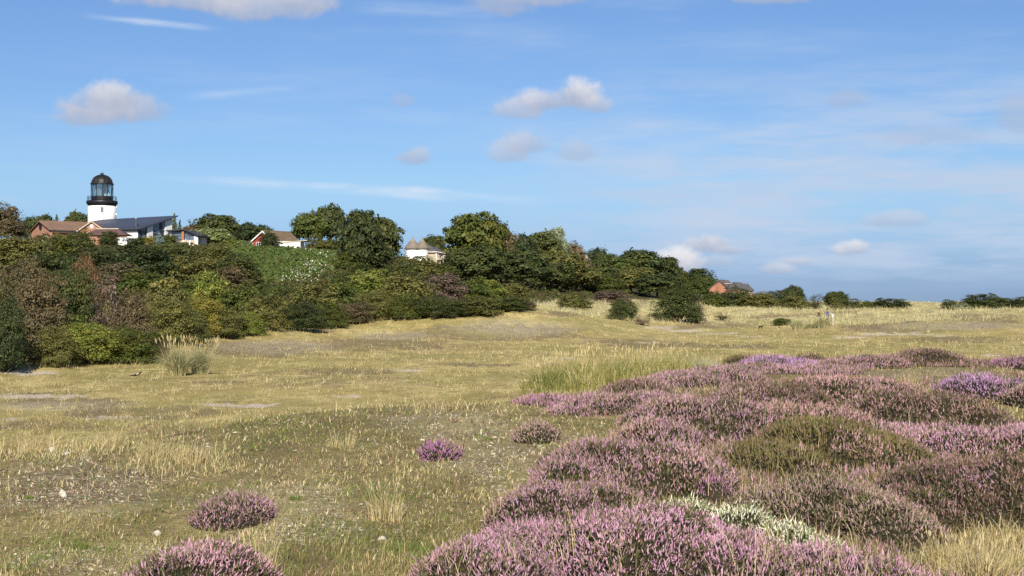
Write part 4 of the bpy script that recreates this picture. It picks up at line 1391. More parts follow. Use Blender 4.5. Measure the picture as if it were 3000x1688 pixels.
def bungalow():
    d = 131.0
    m = 2 * d / F
    RZ, Lb, Wb = math.radians(40), 9.5, 8.2
    c = W(114, 650, d) + Vector((math.cos(RZ), math.sin(RZ), 0)) * (Lb / 2 + .4)
    gz = h1(c.x, c.y)
    zE = W(165, 675, d).z - gz
    zR = W(114, 650, d).z - gz
    # long wing: gable end towards the lower left, ridge running to the right and back
    root = gabled('brick_bungalow', (c.x, c.y, gz), RZ, Lb, Wb, zE, zR - zE, BRICK_B, TILE_BROWN, .4, None, 4)
    v = MB().lathe([(.62, -.03), (.62, .03)], 20).build('round_vent', IRON, root)
    v.rotation_euler = (0, math.radians(90), 0)
    v.location = (-Lb / 2 - .05, .2, zE + (zR - zE) * .42)
    window(root, -Lb / 2 - .003, -1.4, zE - 1.5, 1.5, 1.1, '-x', WHITE)
    window(root, .6, -Wb / 2 - .003, zE - 1.2, 1.8, 1.0, '-y', ANTHRA, bars=2)
    MB().box(-Lb / 2, Lb / 2, -Wb / 2 - .54, -Wb / 2 - .41, zE - .5, zE - .2).build('fascia', ANTHRA, root)
    # cross wing with a gable towards the heath
    zR2 = W(283, 649, d).z - gz
    zE2 = W(240, 683, d).z - gz
    c2 = W(279, 668, d + 2.5)
    loc = Vector((c2.x - c.x, c2.y - c.y, 0))
    loc.rotate(Matrix.Rotation(-RZ, 3, 'Z'))
    l, w = 4.6, 2.9
    wing = MB().prism([(-w, -l, -4), (w, -l, -4), (w, -l, zE2), (0, -l, zR2), (-w, -l, zE2)], (0, 2 * l, 0)).build('wing_wall', BRICK_B, root, loc)
    wing.rotation_euler = (0, 0, math.radians(8) - RZ)
    sl = (zR2 - zE2) / w
    for s in (-1, 1):
        MB().prism([(s * (w + .35), -l - .3, zE2 - .35 * sl + .02), (0, -l - .3, zR2 + .02), (0, -l - .3, zR2 + .16), (s * (w + .35), -l - .3, zE2 - .35 * sl + .16)], (0, 2 * l + .5, 0)).build('wing_roof', TILE_BROWN, wing)
        MB().prism([(s * (w + .35), -l - .36, zE2 - .35 * sl - .1), (0, -l - .36, zR2 - .10), (0, -l - .36, zR2 + .12), (s * (w + .35), -l - .36, zE2 - .35 * sl + .12)], (0, .05, 0)).build('bargeboard', CREAM_BOARD, wing)
    MB().box(-.28, .28, -l - .05, -l - .003, zR2 - 1.15, zR2 - .55).build('gable_vent', WHITE, wing)
    tag(root, 'orange brick bungalow with brown tiled roofs left of the modern house', 'house')
    # conservatory with a plum hipped roof
    d2 = d - 3
    K = W(308, 690, d2)
    g2 = h1(K.x, K.y)
    cr = empty('conservatory', (K.x, K.y, g2))
    X = lambda px: W(px, 690, d2).x - K.x
    Z = lambda py: W(308, py, d2).z - g2
    x0, x1, za, zb = X(243), X(373), Z(689.5), Z(669)
    ra, rb = X(272), X(338)
    rf = MB().poly([(x0, -.4, za), (x1, -.4, za), (x1, 4.6, za), (x0, 4.6, za), (ra, 2.1, zb), (rb, 2.1, zb)], [(0, 1, 5, 4), (1, 2, 5), (2, 3, 4, 5), (3, 0, 4), (3, 2, 1, 0)]).build('roof', TILE_PLUM, cr)
    MB().tube([(ra, 2.1, zb + .02), (rb, 2.1, zb + .02)], .09, 6).build('ridge_tiles', CREAM_BOARD, rf)
    MB().box(x0 + .3, X(344), 0, 4.3, -3, za - .02).build('wall', BRICK_B, cr)
    MB().box(X(345), X(347), 0, .2, -2, Z(691)).build('corner_post', WHITE, cr)
    MB().box(X(344.5), X(371), .05, .35, -3, Z(707)).build('bay_wall', WHITE, cr)
    MB().box(X(344.5), X(371), 0, .12, Z(694.5), Z(690.2)).build('bay_fascia', TIMBER, cr)
    for (a, b) in ((347, 353), (354, 361.5), (363, 370.5)):
        o = MB().box(X(a), X(b), .12, .16, Z(706.8), Z(695)).build('bay_pane', PANE_PALE, cr)
        MB().box(X(b) + .003, X(b) + .08, .05, .2, Z(706.8), Z(695)).build('mullion', WHITE if b < 354 else IRON, o)
    tag(cr, 'conservatory with plum hipped roof and pale bay windows before the bungalow', 'conservatory')


bungalow()


def garden_shelter():
    d = 124.0
    p = W(34, 690, d)
    root = empty('garden_shelter', (p.x, p.y, h1(p.x, p.y)))
    gz = h1(p.x, p.y)
    z0, z1 = W(34, 678, d).z - gz, W(34, 671, d).z - gz
    MB().poly([(-.95, -.7, z0), (.95, -.7, z0), (.95, .7, z0), (-.95, .7, z0), (-.2, 0, z1), (.2, 0, z1)], [(0, 1, 5, 4), (1, 2, 5), (2, 3, 4, 5), (3, 0, 4), (3, 2, 1, 0)]).build('roof', TILE_BROWN, root)
    MB().box(-.95, .95, -.75, -.71, z0 - .12, z0 + .02).build('fascia', WHITE, root)
    for sx in (-.75, .75):
        for sy in (-.55, .55):
            MB().box(sx - .06, sx + .06, sy - .06, sy + .06, -.4, z0 - .003).build('post', WHITE, root)
    MB().box(.2, .69, -.5, -.46, z0 - 1.0, z0 - .05).build('door', WHITE, root)
    tag(root, 'tiny white garden shelter with brown roof at far left of the hilltop', 'shelter')


garden_shelter()


def red_house():
    d = 147.0
    gx0, apx, gx1 = 735, 772, 808
    A = W(apx, 675, d)
    gz = h1(A.x, A.y + 4)
    zE, zR = W(735, 709, d).z - gz, W(772, 676, d).z - gz
    wd = (gx1 - gx0) * 2 * d / F
    rz = math.radians(55)
    Lr, Wr = 7.0, 6.0
    root = gabled('red_house', (A.x + math.cos(rz) * Lr / 2, A.y + math.sin(rz) * Lr / 2, gz), rz, Lr, Wr, zE + .2, zR - zE - .35, RED_CLAD, TILE_OLIVE, .35, WHITE, 4)
    l, w = Lr / 2, Wr / 2
    window(root, -l - .003, w * .45, zE - 1.0, 1.25, 2.0, '-x', WHITE, name='door_frame', bars=1, sill=False)
    MB().box(-l - .10, -l - .003, w - .16, w, -3, zE).build('corner_board', WHITE, root)
    MB().box(-l - .10, -l - .003, -w, -w + .16, -3, zE).build('corner_board', WHITE, root)
    MB().box(-l - .16, -l - .003, -w * .02, w * .05, zE - .75, zE - .5).build('wall_lamp', WHITE, root)
    MB().box(-l, l, -w - .48, -w - .36, zE - .05, zE + .12).build('gutter', WHITE, root)
    for k in range(2):
        window(root, -1 + k * 3, -w - .003, zE - 1.0, 1.3, 1.0, '-y', WHITE)
    tag(root, 'red boarded house with white bargeboards and brown tiled roof', 'house')


red_house()


def white_outbuilding():
    d = 141.0
    P = W(840, 732, d)
    gz = h1(P.x, P.y)
    root = empty('white_outbuilding', (P.x, P.y, gz))
    X = lambda px: W(px, 720, d).x - P.x
    Z = lambda py: W(840, py, d).z - gz
    MB().box(X(829), X(880), 0, 5, -4, Z(707)).build('wall', WHITE_OLD, root)
    MB().prism([(X(796), .4, -4), (X(796), .4, Z(716)), (X(828.9), .4, Z(714)), (X(828.9), .4, -4)], (0, 4.2, 0)).build('lower_wall', WHITE, root)
    MB().prism([(X(823), -.15, Z(711.5)), (X(884), -.15, Z(706.8)), (X(900), -.15, Z(705.5)), (X(900), -.15, Z(703.8)), (X(823), -.15, Z(709.5))], (0, 5.4, 0)).build('flat_roof', CREAM_BOARD, root)
    MB().prism([(X(795), .25, Z(716)), (X(828.5), .25, Z(714)), (X(828.5), .25, Z(713)), (X(795), .25, Z(715))], (0, 4.5, 0)).build('lower_roof', CREAM_BOARD, root)
    MB().box(X(805), X(819.5), .33, .39, Z(729), Z(722)).build('garage_door', WHITE, root)
    MB().box(X(804), X(820.5), .30, .37, Z(721.9), Z(720.6)).build('lintel', ANTHRA, root)
    MB().box(X(819.6), X(821), .30, .37, Z(729), Z(721.95)).build('door_jamb', ANTHRA, root)
    MB().box(X(799), X(802.5), .34, .39, Z(728), Z(722)).build('side_door', ANTHRA, root)
    MB().box(X(863.6), X(864.4), -.012, -.003, -1, Z(708)).build('wall_joint', CREAM_BOARD, root)
    MB().box(X(872), X(880), .9, 1.2, Z(716), Z(711)).build('wall_opening', ANTHRA, root)
    tag(root, 'long white outbuilding with flat roof and garage door above the green bank', 'outbuilding')


white_outbuilding()


def roundhouse(px, ye, yw, lab, hw):
    d = 152.0
    m = 2 * d / F
    c = W(px, 728, d)
    gz = h1(c.x, c.y)
    root = empty('thatched_roundhouse', (c.x, c.y, gz))
    Z = lambda py: W(px, py, d).z - gz
    r = hw * m
    MB().lathe([(r, -3), (r, Z(728))], 40).build('wall', WHITE, root, smooth=True)
    MB().lathe([(r * 1.24, Z(730)), (r * 1.28, Z(728.6)), (r * 1.02, Z(721)), (r * .72, Z(713)), (r * .50, Z(707.6)), (r * .38, Z(706.9))], 40).build('roof', THATCH, root, smooth=True)
    MB().lathe([(r * .45, Z(708)), (r * .40, Z(706)), (r * .19, Z(701)), (r * .09, Z(696)), (.02, Z(ye))], 24).build('roof_cap', THATCH_CAP, root, smooth=True)
    ang = math.atan2(-c.y, -c.x) - (.95 if px < 1220 else -.9)
    w = window(root, 0, 0, 0, .5, 1.3, '-y', WHITE_OLD, bars=1)
    w.rotation_euler = (0, 0, ang + math.pi / 2)
    w.location = (math.cos(ang) * r * 1.0, math.sin(ang) * r * 1.0, Z(737))
    tag(root, lab, 'house', 'pair of thatched roundhouses')


roundhouse(1209, 690, 0, 'left of two white roundhouses with conical thatched roof and spike', 19.5)
roundhouse(1237, 692, 0, 'right of two white roundhouses with conical thatched roof, next to the annex', 16.5)


def annex():
    d = 154.0
    P = W(1290, 755, d)
    gz = h1(P.x, P.y)
    root = empty('slate_annex', (P.x, P.y, gz))
    X = lambda px: W(px, 740, d).x - P.x
    Z = lambda py: W(1290, py, d).z - gz
    # hipped slate roof over a cream boarded room
    MB().poly([(X(1246), 0, Z(737)), (X(1280), -1.0, Z(736.5)), (X(1313), 1.5, Z(742)), (X(1313), 7, Z(742)), (X(1246), 7, Z(737)), (X(1249), 3, Z(714)), (X(1283), 4, Z(727))],
              [(0, 1, 5), (1, 6, 5), (1, 2, 6), (2, 3, 6), (3, 4, 5, 6), (4, 0, 5), (4, 3, 2, 1, 0)]).build('roof', TILE_GREY, root)
    MB().prism([(X(1250), .5, 0), (X(1279), -.5, 0), (X(1312), 1.9, 0), (X(1312), 6.6, 0), (X(1250), 6.6, 0)], (0, 0, Z(738.5))).build('wall', CREAM_BOARD, root)
    MB().prism([(X(1246), -.05, Z(739.5)), (X(1280), -1.05, Z(739.5)), (X(1280), -1.05, Z(737)), (X(1246), -.05, Z(737.5))], (0, .06, 0)).build('fascia', WHITE_OLD, root)
    MB().prism([(X(1280.2), -1.04, Z(739.5)), (X(1313), 1.46, Z(744)), (X(1313), 1.46, Z(742.3)), (X(1280.2), -1.04, Z(737))], (0, .06, 0)).build('fascia', WHITE_OLD, root)
    MB().box(X(1277.5), X(1279.8), -.72, -.52, -2, Z(739.8)).build('corner_post', WHITE_OLD, root)
    MB().box(X(1286), X(1292), -.15, .05, Z(758), Z(745.5)).build('door', IRON, root)
    MB().box(X(1287.6), X(1289.6), -.19, -.153, Z(757), Z(748)).build('door_pane', PANE_PALE, root)
    MB().box(X(1280), X(1314), -.9, -.6, Z(757.5), Z(756.5)).build('deck_rail', CREAM_BOARD, root)
    MB().box(X(1278), X(1326), -.9, 4, Z(762), Z(758.2)).build('deck', CREAM_BOARD, root)
    MB().prism([(X(1314), -.3, Z(757.8)), (X(1325), -.3, Z(757.8)), (X(1322), -.3, Z(747)), (X(1314), -.3, Z(746))], (0, .1, 0)).build('screen', WHITE, root)
    for k, pxx in enumerate((1281, 1290, 1299, 1308, 1318)):
        MB().box(X(pxx) - .06, X(pxx) + .06, -.8, -.68, Z(775), Z(762.1)).build('deck_post', CREAM_BOARD, root)
    tag(root, 'cream annex with grey slate roof and deck joined to the right roundhouse', 'house')


annex()


def far_thatch():
    # thatched peaks seen over the trees
    for i, (px, yt, lab) in enumerate(((1690, 733, 'higher brown thatched peak showing behind the wooded slope'), (1712, 741, 'lower brown thatched peak just right of the higher one'))):
        d = 205.0 + i * 3
        c = W(px, yt, d)
        gz = h1(c.x, c.y)
        root = empty('thatched_hut', (c.x, c.y, gz))
        zt = c.z - gz
        r = 2.3
        MB().lathe([(r, -1), (r, max(1.6, zt - 3.6))], 24).build('wall', WHITE_OLD, root, smooth=True)
        MB().lathe([(r * 1.3, max(1.5, zt - 3.8)), (r * .9, zt - 2.2), (r * .35, zt - .8), (.03, zt)], 24).build('roof', THATCH_CAP, root, smooth=True)
        tag(root, lab, 'house', 'thatched huts behind the wood')


far_thatch()


def brick_houses():
    spec = [(2108, 823, 168, math.radians(58), 4.6, 5.0, 1.9, 'nearer orange brick house with grey roof and plain gable', True),
            (2150, 830, 174, math.radians(58), 4.2, 3.0, 1.3, 'middle brick house in the row at right with small gable', False),
            (2170, 834, 182, math.radians(58), 4.4, 2.8, 1.3, 'farthest small brick gable of the row at right', False)]
    for (px, yt, d, rz, L, Wd, hr, lab, near) in spec:
        c = W(px, yt, d)
        gz = h1(c.x, c.y)
        zt = c.z - gz
        root = gabled('brick_house', (c.x + math.cos(rz) * L / 2, c.y + math.sin(rz) * L / 2, gz), rz, L, Wd, zt - hr, hr, BRICK, TILE_GREY, .3, None, 4)
        l, w = L / 2, Wd / 2
        window(root, -l - .003, -.5, zt - hr - 1.6, 1.0, 1.3, '-x', WHITE)
        window(root, 0, -w - .003, zt - hr - 1.2, 1.2, 1.2, '-y', WHITE)
        MB().box(l * .3, l * .3 + .6, -.3, .3, zt - .4, zt + (.25 if near else .2)).build('chimney', BRICK, root)
        tag(root, lab, 'house', 'brick houses at the end of the wood')


brick_houses()


def telegraph_pole():
    d = 150.0
    p = G(2134, d)
    Z = lambda py: W(2134, py, d).z - p.z
    m = 2 * d / F
    root = empty('telegraph_pole', p)
    MB().tube([(0, 0, -.5), (.0, 0, Z(850)), (.1, 0, Z(829))], [.15, .13, .11], 10).build('pole', POLE_WOOD, root)
    MB().tube([(-.32, 0, -.5), (-.30, 0, Z(845.5))], [.13, .11], 8).build('pole', POLE_WOOD, root)
    MB().box(-.75, .45, -.12, .12, Z(831.5), Z(829.8)).build('cross_arm', CREAM_BOARD, root)
    MB().box(-.85, .40, -.10, .10, Z(847), Z(845.2)).build('cross_arm', POLE_WOOD, root)
    MB().lathe([(.26, Z(845)), (.28, Z(844)), (.28, Z(840.4)), (.24, Z(840))], 14, -.45, -.2).build('transformer', ANTHRA, root)
    for k in range(3):
        MB().lathe([(.04, Z(829.7)), (.06, Z(828.6)), (.03, Z(827.8))], 8, -.6 + k * .45, 0).build('insulator', IRON, root)
    tag(root, 'dark telegraph pole with cross arms and transformer before the brick house', 'pole')


telegraph_pole()


def marker_post():
    p = G(2440, 78)
    root = empty('marker_post', p)
    MB().box(-.06, .06, -.06, .06, -.4, 1.15).build('post', CREAM_BOARD, root)
    MB().poly([(-.075, -.075, .90), (.075, -.075, .90), (.075, .075, .90), (-.075, .075, .90), (-.075, -.075, 1.17), (.075, -.075, 1.17), (.075, .075, 1.17), (-.075, .075, 1.17), (0, 0, 1.23)],
              [(3, 2, 1, 0), (0, 1, 5, 4), (1, 2, 6, 5), (2, 3, 7, 6), (3, 0, 4, 7), (4, 5, 8), (5, 6, 8), (6, 7, 8), (7, 4, 8)]).build('cap', WHITE, root)
    root.rotation_euler = (0, math.radians(-3), .3)
    tag(root, 'pale wooden marker post right of the two walkers', 'post')


marker_post()
# ---------------------------------------------------------------- heather
HPAL = {
    'pink': [(5, (.50, .275, .375)), (3, (.40, .21, .30)), (3, (.44, .29, .29)), (1.8, (.22, .15, .10)), (2, (.090, .100, .036))],
    'mauve': [(4, (0.411, 0.238, 0.312)), (3, (0.347, 0.200, 0.241)), (3, (0.347, 0.227, 0.191)), (2, (0.211, 0.135, 0.094)), (2.2, (0.111, 0.111, 0.044))],
    'purple': [(5, (0.400, 0.227, 0.402)), (3, (0.326, 0.179, 0.322)), (2, (0.411, 0.259, 0.332)), (2, (0.117, 0.105, 0.053))],
    'magenta': [(4, (0.369, 0.164, 0.291)), (3, (0.295, 0.137, 0.232)), (3, (0.369, 0.211, 0.252)), (2.5, (0.105, 0.105, 0.044))],
    'dark': [(2.5, (0.326, 0.195, 0.216)), (2.5, (0.221, 0.132, 0.105)), (3, (0.117, 0.077, 0.049)), (2.5, (0.088, 0.084, 0.035))],
    'green': [(3, (0.155, 0.130, 0.046)), (3, (0.105, 0.096, 0.033)), (2, (0.195, 0.145, 0.070)), (1.5, (0.225, 0.144, 0.112))],
    'faded': [(3, (0.390, 0.263, 0.252)), (3, (0.316, 0.215, 0.175)), (2, (0.221, 0.158, 0.101)), (2.6, (0.129, 0.131, 0.053))],
    'salmon': [(4, (0.453, 0.263, 0.282)), (3, (0.379, 0.227, 0.206)), (2, (0.274, 0.174, 0.116)), (2, (0.117, 0.117, 0.047))],
    'white': [(5, (0.740, 0.730, 0.540)), (3, (0.560, 0.540, 0.360)), (3, (0.200, 0.220, 0.080)), (2, (0.100, 0.110, 0.040))],
}
H_LEAF = vcol('heather_sprigs', .8, .12)
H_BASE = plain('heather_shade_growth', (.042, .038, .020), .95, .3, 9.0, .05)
# lobes: px, half distance, half width px, half depth m, top row
HEATH = [
    ('pink', [(1880, 5.3, 430, 1.5, 1492), (1560, 5.5, 230, 1.2, 1530), (2150, 5.0, 260, 1.2, 1540)], 'big bright pink heather mound filling the bottom centre'),
    ('pink', [(1370, 4.9, 190, .9, 1590), (1480, 4.75, 200, .8, 1600)], 'pink heather at the bottom sloping down left to the grass'),
    ('mauve', [(1640, 6.7, 200, .9, 1412), (1760, 6.8, 170, .9, 1408)], 'pink lilac heather hump behind the big bright mound, beside the grass'),
    ('pink', [(2420, 4.85, 250, 1.0, 1600), (2620, 4.7, 160, .8, 1650)], 'pink heather tailing off at the bottom towards the right'),
    ('white', [(2010, 6.35, 150, .45, 1464), (2160, 6.1, 130, .5, 1478), (2300, 5.75, 120, .5, 1520), (2410, 5.5, 80, .4, 1570)], 'strip of white flowering heather behind the bright pink mound'),
    ('mauve', [(1800, 8.6, 230, 1.7, 1290), (1960, 8.4, 180, 1.5, 1296), (1680, 8.0, 120, 1.2, 1345)], 'broad brownish mauve heather mound left of the green one'),
    ('magenta', [(2075, 7.7, 70, .5, 1392)], 'small patch of deep purple heather at the foot of the mauve mound'),
    ('green', [(2420, 10.2, 200, 2.2, 1228), (2560, 9.8, 150, 1.8, 1268), (2270, 9.4, 170, 1.6, 1300)], 'large dome of unflowered olive brown heather in the middle'),
    ('faded', [(2420, 7.0, 190, 1.3, 1404), (2570, 6.6, 150, 1.2, 1440), (2280, 7.2, 130, 1.0, 1425)], 'faded greyish heather mound in front of the olive dome'),
    ('dark', [(2800, 7.4, 200, 1.5, 1352), (2960, 7.2, 170, 1.5, 1335), (2690, 7.0, 90, 1.0, 1420)], 'dark heather mound with purple tips at the right edge'),
    ('pink', [(2820, 10.6, 230, 1.7, 1252), (2650, 11.2, 160, 1.5, 1250), (3010, 10.4, 160, 1.6, 1248)], 'pink heather slope behind the dark right mound'),
    ('mauve', [(2000, 12.2, 170, 2.0, 1158), (2120, 12.0, 160, 2.0, 1172), (1930, 11.0, 120, 1.6, 1225)], 'tall mauve heather mound with dark left flank'),
    ('salmon', [(2290, 12.4, 170, 1.8, 1180), (2420, 12.2, 140, 1.6, 1190)], 'salmon pink heather above the olive dome'),
    ('dark', [(2640, 13.2, 160, 1.7, 1144), (2790, 12.8, 140, 1.6, 1150), (2880, 12.2, 70, 1.0, 1185)], 'dark brown heather ridge with shaded right end'),
    ('purple', [(2880, 17.0, 115, 2.0, 1098), (2960, 16.6, 90, 1.8, 1106)], 'vivid violet heather cushion near the right edge'),
    ('mauve', [(3080, 15.0, 120, 2.0, 1120), (3070, 16.2, 120, 2, 1106)], 'dull heather cut off by the right edge behind the violet cushion'),
    ('salmon', [(2450, 16.6, 150, 2.4, 1098), (2580, 16.4, 110, 2.0, 1112)], 'pinkish heather swell below the back row'),
    ('dark', [(2230, 15.4, 140, 2.2, 1124), (2330, 15.6, 90, 1.8, 1118)], 'brown heather swell left of the pinkish swell'),
    ('dark', [(1868, 16.2, 100, 2.0, 1114)], 'dark pointed heather clump behind the left tip'),
    ('magenta', [(1580, 15.8, 75, 1.4, 1160), (1665, 15.4, 70, 1.3, 1168)], 'low magenta heather at the leftmost tip of the patch'),
    ('mauve', [(1770, 14.8, 130, 1.8, 1158), (1900, 14.6, 120, 1.8, 1150), (1690, 14.2, 90, 1.2, 1190)], 'lilac heather between the leftmost tip and the tall mauve mound'),
    ('mauve', [(2000, 20.0, 130, 2.4, 1088), (2110, 21.0, 120, 2.4, 1078), (1880, 19.0, 80, 2.0, 1110)], 'lilac heather drift right of the tall green grass'),
    ('purple', [(2250, 25.6, 80, 2.4, 1046), (2330, 25.0, 70, 2.2, 1056)], 'purple heather at the middle of the back row'),
    ('mauve', [(2200, 23.2, 150, 2.6, 1068), (2390, 23.0, 120, 2.4, 1074)], 'mauve heather just below the back row'),
    ('mauve', [(2450, 25.8, 110, 2.4, 1058), (2560, 26, 100, 2.4, 1046)], 'lilac heather left of the highest back hump'),
    ('dark', [(2715, 26.6, 95, 2.6, 1024), (2640, 26.2, 80, 2.2, 1042), (2790, 26.0, 70, 2.2, 1050)], 'highest dark mauve hump of the back row'),
    ('dark', [(2860, 25.4, 100, 2.4, 1062), (2790, 25, 80, 2.2, 1066)], 'dull brown heather right of the highest back hump'),
    ('magenta', [(2990, 24.4, 75, 2.4, 1052)], 'dark magenta heather at the right end of the back row'),
    ('green', [(2375, 26.8, 48, 1.6, 1036)], 'small rounded olive shrub poking out of the back row'),
    ('green', [(2180, 27.0, 62, 1.6, 1040)], 'bronze leafed low shrub at the left end of the back row'),
    ('mauve', [(685, 6.95, 112, .8, 1452)], 'solitary mauve heather tuft in the left foreground grass'),
    ('magenta', [(1290, 10.0, 58, .8, 1294)], 'small magenta heather tuft on pale lichen'),
    ('faded', [(1570, 11.3, 66, .9, 1240)], 'small faded heather tuft near the grass edge of the patch'),
    ('pink', [(570, 5.0, 225, 1.0, 1592)], 'pink heather clump at the bottom left of the view'),
]
LOBES = []                                                     # for keeping grass out: x, y, a, b, top height above ground
for kind, lobes, lab in HEATH:
    for (px, d, hw, hd, yt) in lobes:
        g = G(px, d)
        top = max(.10, EZ + (CY - yt) / F * 2 * d - g.z)
        LOBES.append((g.x, g.y, hw / F * 2 * d * 1.12, hd * 1.15, top))


def lobe_h(x, y, lb):
    cx, cy, a, b, top = lb
    r2 = ((x - cx) / a) ** 2 + ((y - cy) / b) ** 2
    wob = 1 + .16 * fbm(x / (a * .55) + cx, y / (b * .5) + cy, 71)
    dm = np.clip(1 - r2 * wob, 0, None)
    return top * dm ** .72 * (1 + .20 * fbm(x * 2.4 + cx, y * 1.6, 77) + .08 * fbm(x * 7, y * 5, 79))


def heath_h(x, y):
    h = np.zeros_like(x)
    for lb in LOBES:
        near = (np.abs(x - lb[0]) < lb[2] * 1.2) & (np.abs(y - lb[1]) < lb[3] * 1.2)
        if near.any():
            h[near] = np.maximum(h[near], lobe_h(x[near], y[near], lb))
    return h


def sprigs(P, N, L, r, c0, c1):
    """slim spindle shoots: c0 colour at the foot, c1 along the flowering part"""
    n = len(P)
    N, T, B = basis(N)
    rg = []
    for k in range(3):
        a = 2 * math.pi * k / 3
        rg.append(P + N * (L * .42)[:, None] + (T * math.cos(a) + B * math.sin(a)) * r[:, None])
    V = np.stack([P, rg[0], rg[1], rg[2], P + N * L[:, None]], 1).reshape(-1, 3)
    i = np.arange(n)[:, None] * 5
    tri = np.concatenate([i + np.array([[0, 2, 1]]), i + np.array([[0, 3, 2]]), i + np.array([[0, 1, 3]]), i + np.array([[4, 1, 2]]), i + np.array([[4, 2, 3]]), i + np.array([[4, 3, 1]])])
    C = np.stack([c0, c1, c1, c1, np.clip(c1 * 1.08, 0, 1)], 1).reshape(-1, 3)
    return V, tri, C


def heather():
    k0 = 0
    for hi, (kind, lobes, lab) in enumerate(HEATH):
        rng = np.random.default_rng(300 + hi)
        mine = LOBES[k0:k0 + len(lobes)]
        k0 += len(lobes)
        d0 = lobes[0][1]
        base = mine[0]
        org = np.array([base[0], base[1], h1(base[0], base[1])])
        root = empty('heather', org)
        # dark inner growth: one lumpy dome per lobe
        Vs, Fs, nb = [], [], 0
        ns, nr = 40, 12
        for lb in mine:
            th, rr = np.meshgrid(np.linspace(0, 2 * math.pi, ns, endpoint=False), np.linspace(0, .985, nr))
            x, y = lb[0] + lb[2] * rr * np.cos(th), lb[1] + lb[3] * rr * np.sin(th)
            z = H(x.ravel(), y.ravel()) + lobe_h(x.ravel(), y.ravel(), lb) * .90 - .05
            V = np.stack([x.ravel(), y.ravel(), z], 1) - org
            i, j = np.meshgrid(np.arange(nr - 1), np.arange(ns), indexing='ij')
            q = np.stack([i * ns + j, i * ns + (j + 1) % ns, (i + 1) * ns + (j + 1) % ns, (i + 1) * ns + j], -1).reshape(-1, 4)[:, ::-1]
            Vs.append(V)
            Fs.append(q + nb)
            nb += len(V)
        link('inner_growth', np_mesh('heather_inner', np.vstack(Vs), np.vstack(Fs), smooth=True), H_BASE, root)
        # shoots
        Ps, Ns = [], []
        for lb in mine:
            area = math.pi * lb[2] * lb[3]
            dens = 1900 * (5.0 / d0) ** 1.3 * (1.35 if d0 < 8.5 else 1)
            n = int(area * dens)
            a = rng.uniform(0, 2 * math.pi, n)
            r = np.sqrt(rng.random(n)) * 1.0
            x, y = lb[0] + lb[2] * r * np.cos(a), lb[1] + lb[3] * r * np.sin(a)
            hl = lobe_h(x, y, lb)
            ok = (hl > .015) & (hl >= heath_h(x, y) - .02)
            x, y, hl = x[ok], y[ok], hl[ok]
            e = .04
            gx = (lobe_h(x + e, y, lb) - lobe_h(x - e, y, lb)) / (2 * e)
            gy = (lobe_h(x, y + e, lb) - lobe_h(x, y - e, lb)) / (2 * e)
            nrm = np.stack([-np.clip(gx, -2, 2), -np.clip(gy, -2, 2), np.ones_like(gx)], 1)
            nrm /= np.linalg.norm(nrm, axis=1, keepdims=True)
            Ps.append(np.stack([x, y, H(x, y) + hl * .93 - .035 + rng.normal(0, .022, len(x))], 1))
            Ns.append(nrm * .70 + np.array([.10, -.05, .45]) + rng.normal(0, .46, (len(x), 3)))
        P, N = np.vstack(Ps), np.vstack(Ns)
        n = len(P)
        if n == 0:
            continue
        sc = np.clip(.95 + (d0 - 5) * .050, .9, 1.9) * (.80 if d0 < 8.5 else 1)
        c = pick(rng, HPAL[kind], n, .22)
        other = fbm(P[:, 0] * 1.1 + 31, P[:, 1] * .7, 111)          # neighbouring plants grow into each other
        for kk, lo in (('mauve', .28), ('salmon', -.9)):
            mk = (rng.random(n) < .55) & ((other > lo) if lo > 0 else (other < -.30)) & (kind not in ('white',))
            c[mk] = pick(rng, HPAL[kk], int(mk.sum()), .22)
        # bare green patches inside the flowering
        gp = fbm(P[:, 0] * 2.3, P[:, 1] * 1.3, 90 + hi) + .6 * fbm(P[:, 0] * 7, P[:, 1] * 4, 95)
        tone = 1 + .22 * fbm(P[:, 0] * 1.7, P[:, 1] * 1.1, 97)
        thin = rng.random(n) < np.clip((gp - .10) * 1.8, 0, .66)
        if kind != 'white':
            c[thin] = pick(rng, [(2, (.080, .090, .032)), (2, (.11, .085, .045)), (1, (.06, .05, .03))], int(thin.sum()), .25)
        c = np.clip(c * tone[:, None], 0, 1)
        L = rng.gamma(6, .0088, n) * sc
        r = rng.uniform(.0042, .0080, n) * sc
        V, F_, C = sprigs(P - org, N, L, r, pick(rng, [(1, (.055, .058, .024)), (1, (.075, .055, .032))], n, .2), c)
        o = link('flower_spikes', np_mesh('heather_spikes', V, F_, C), H_LEAF, root)
        o['kind'] = 'stuff'
        tag(root, lab, 'heather', 'heather on the near dune')


heather()


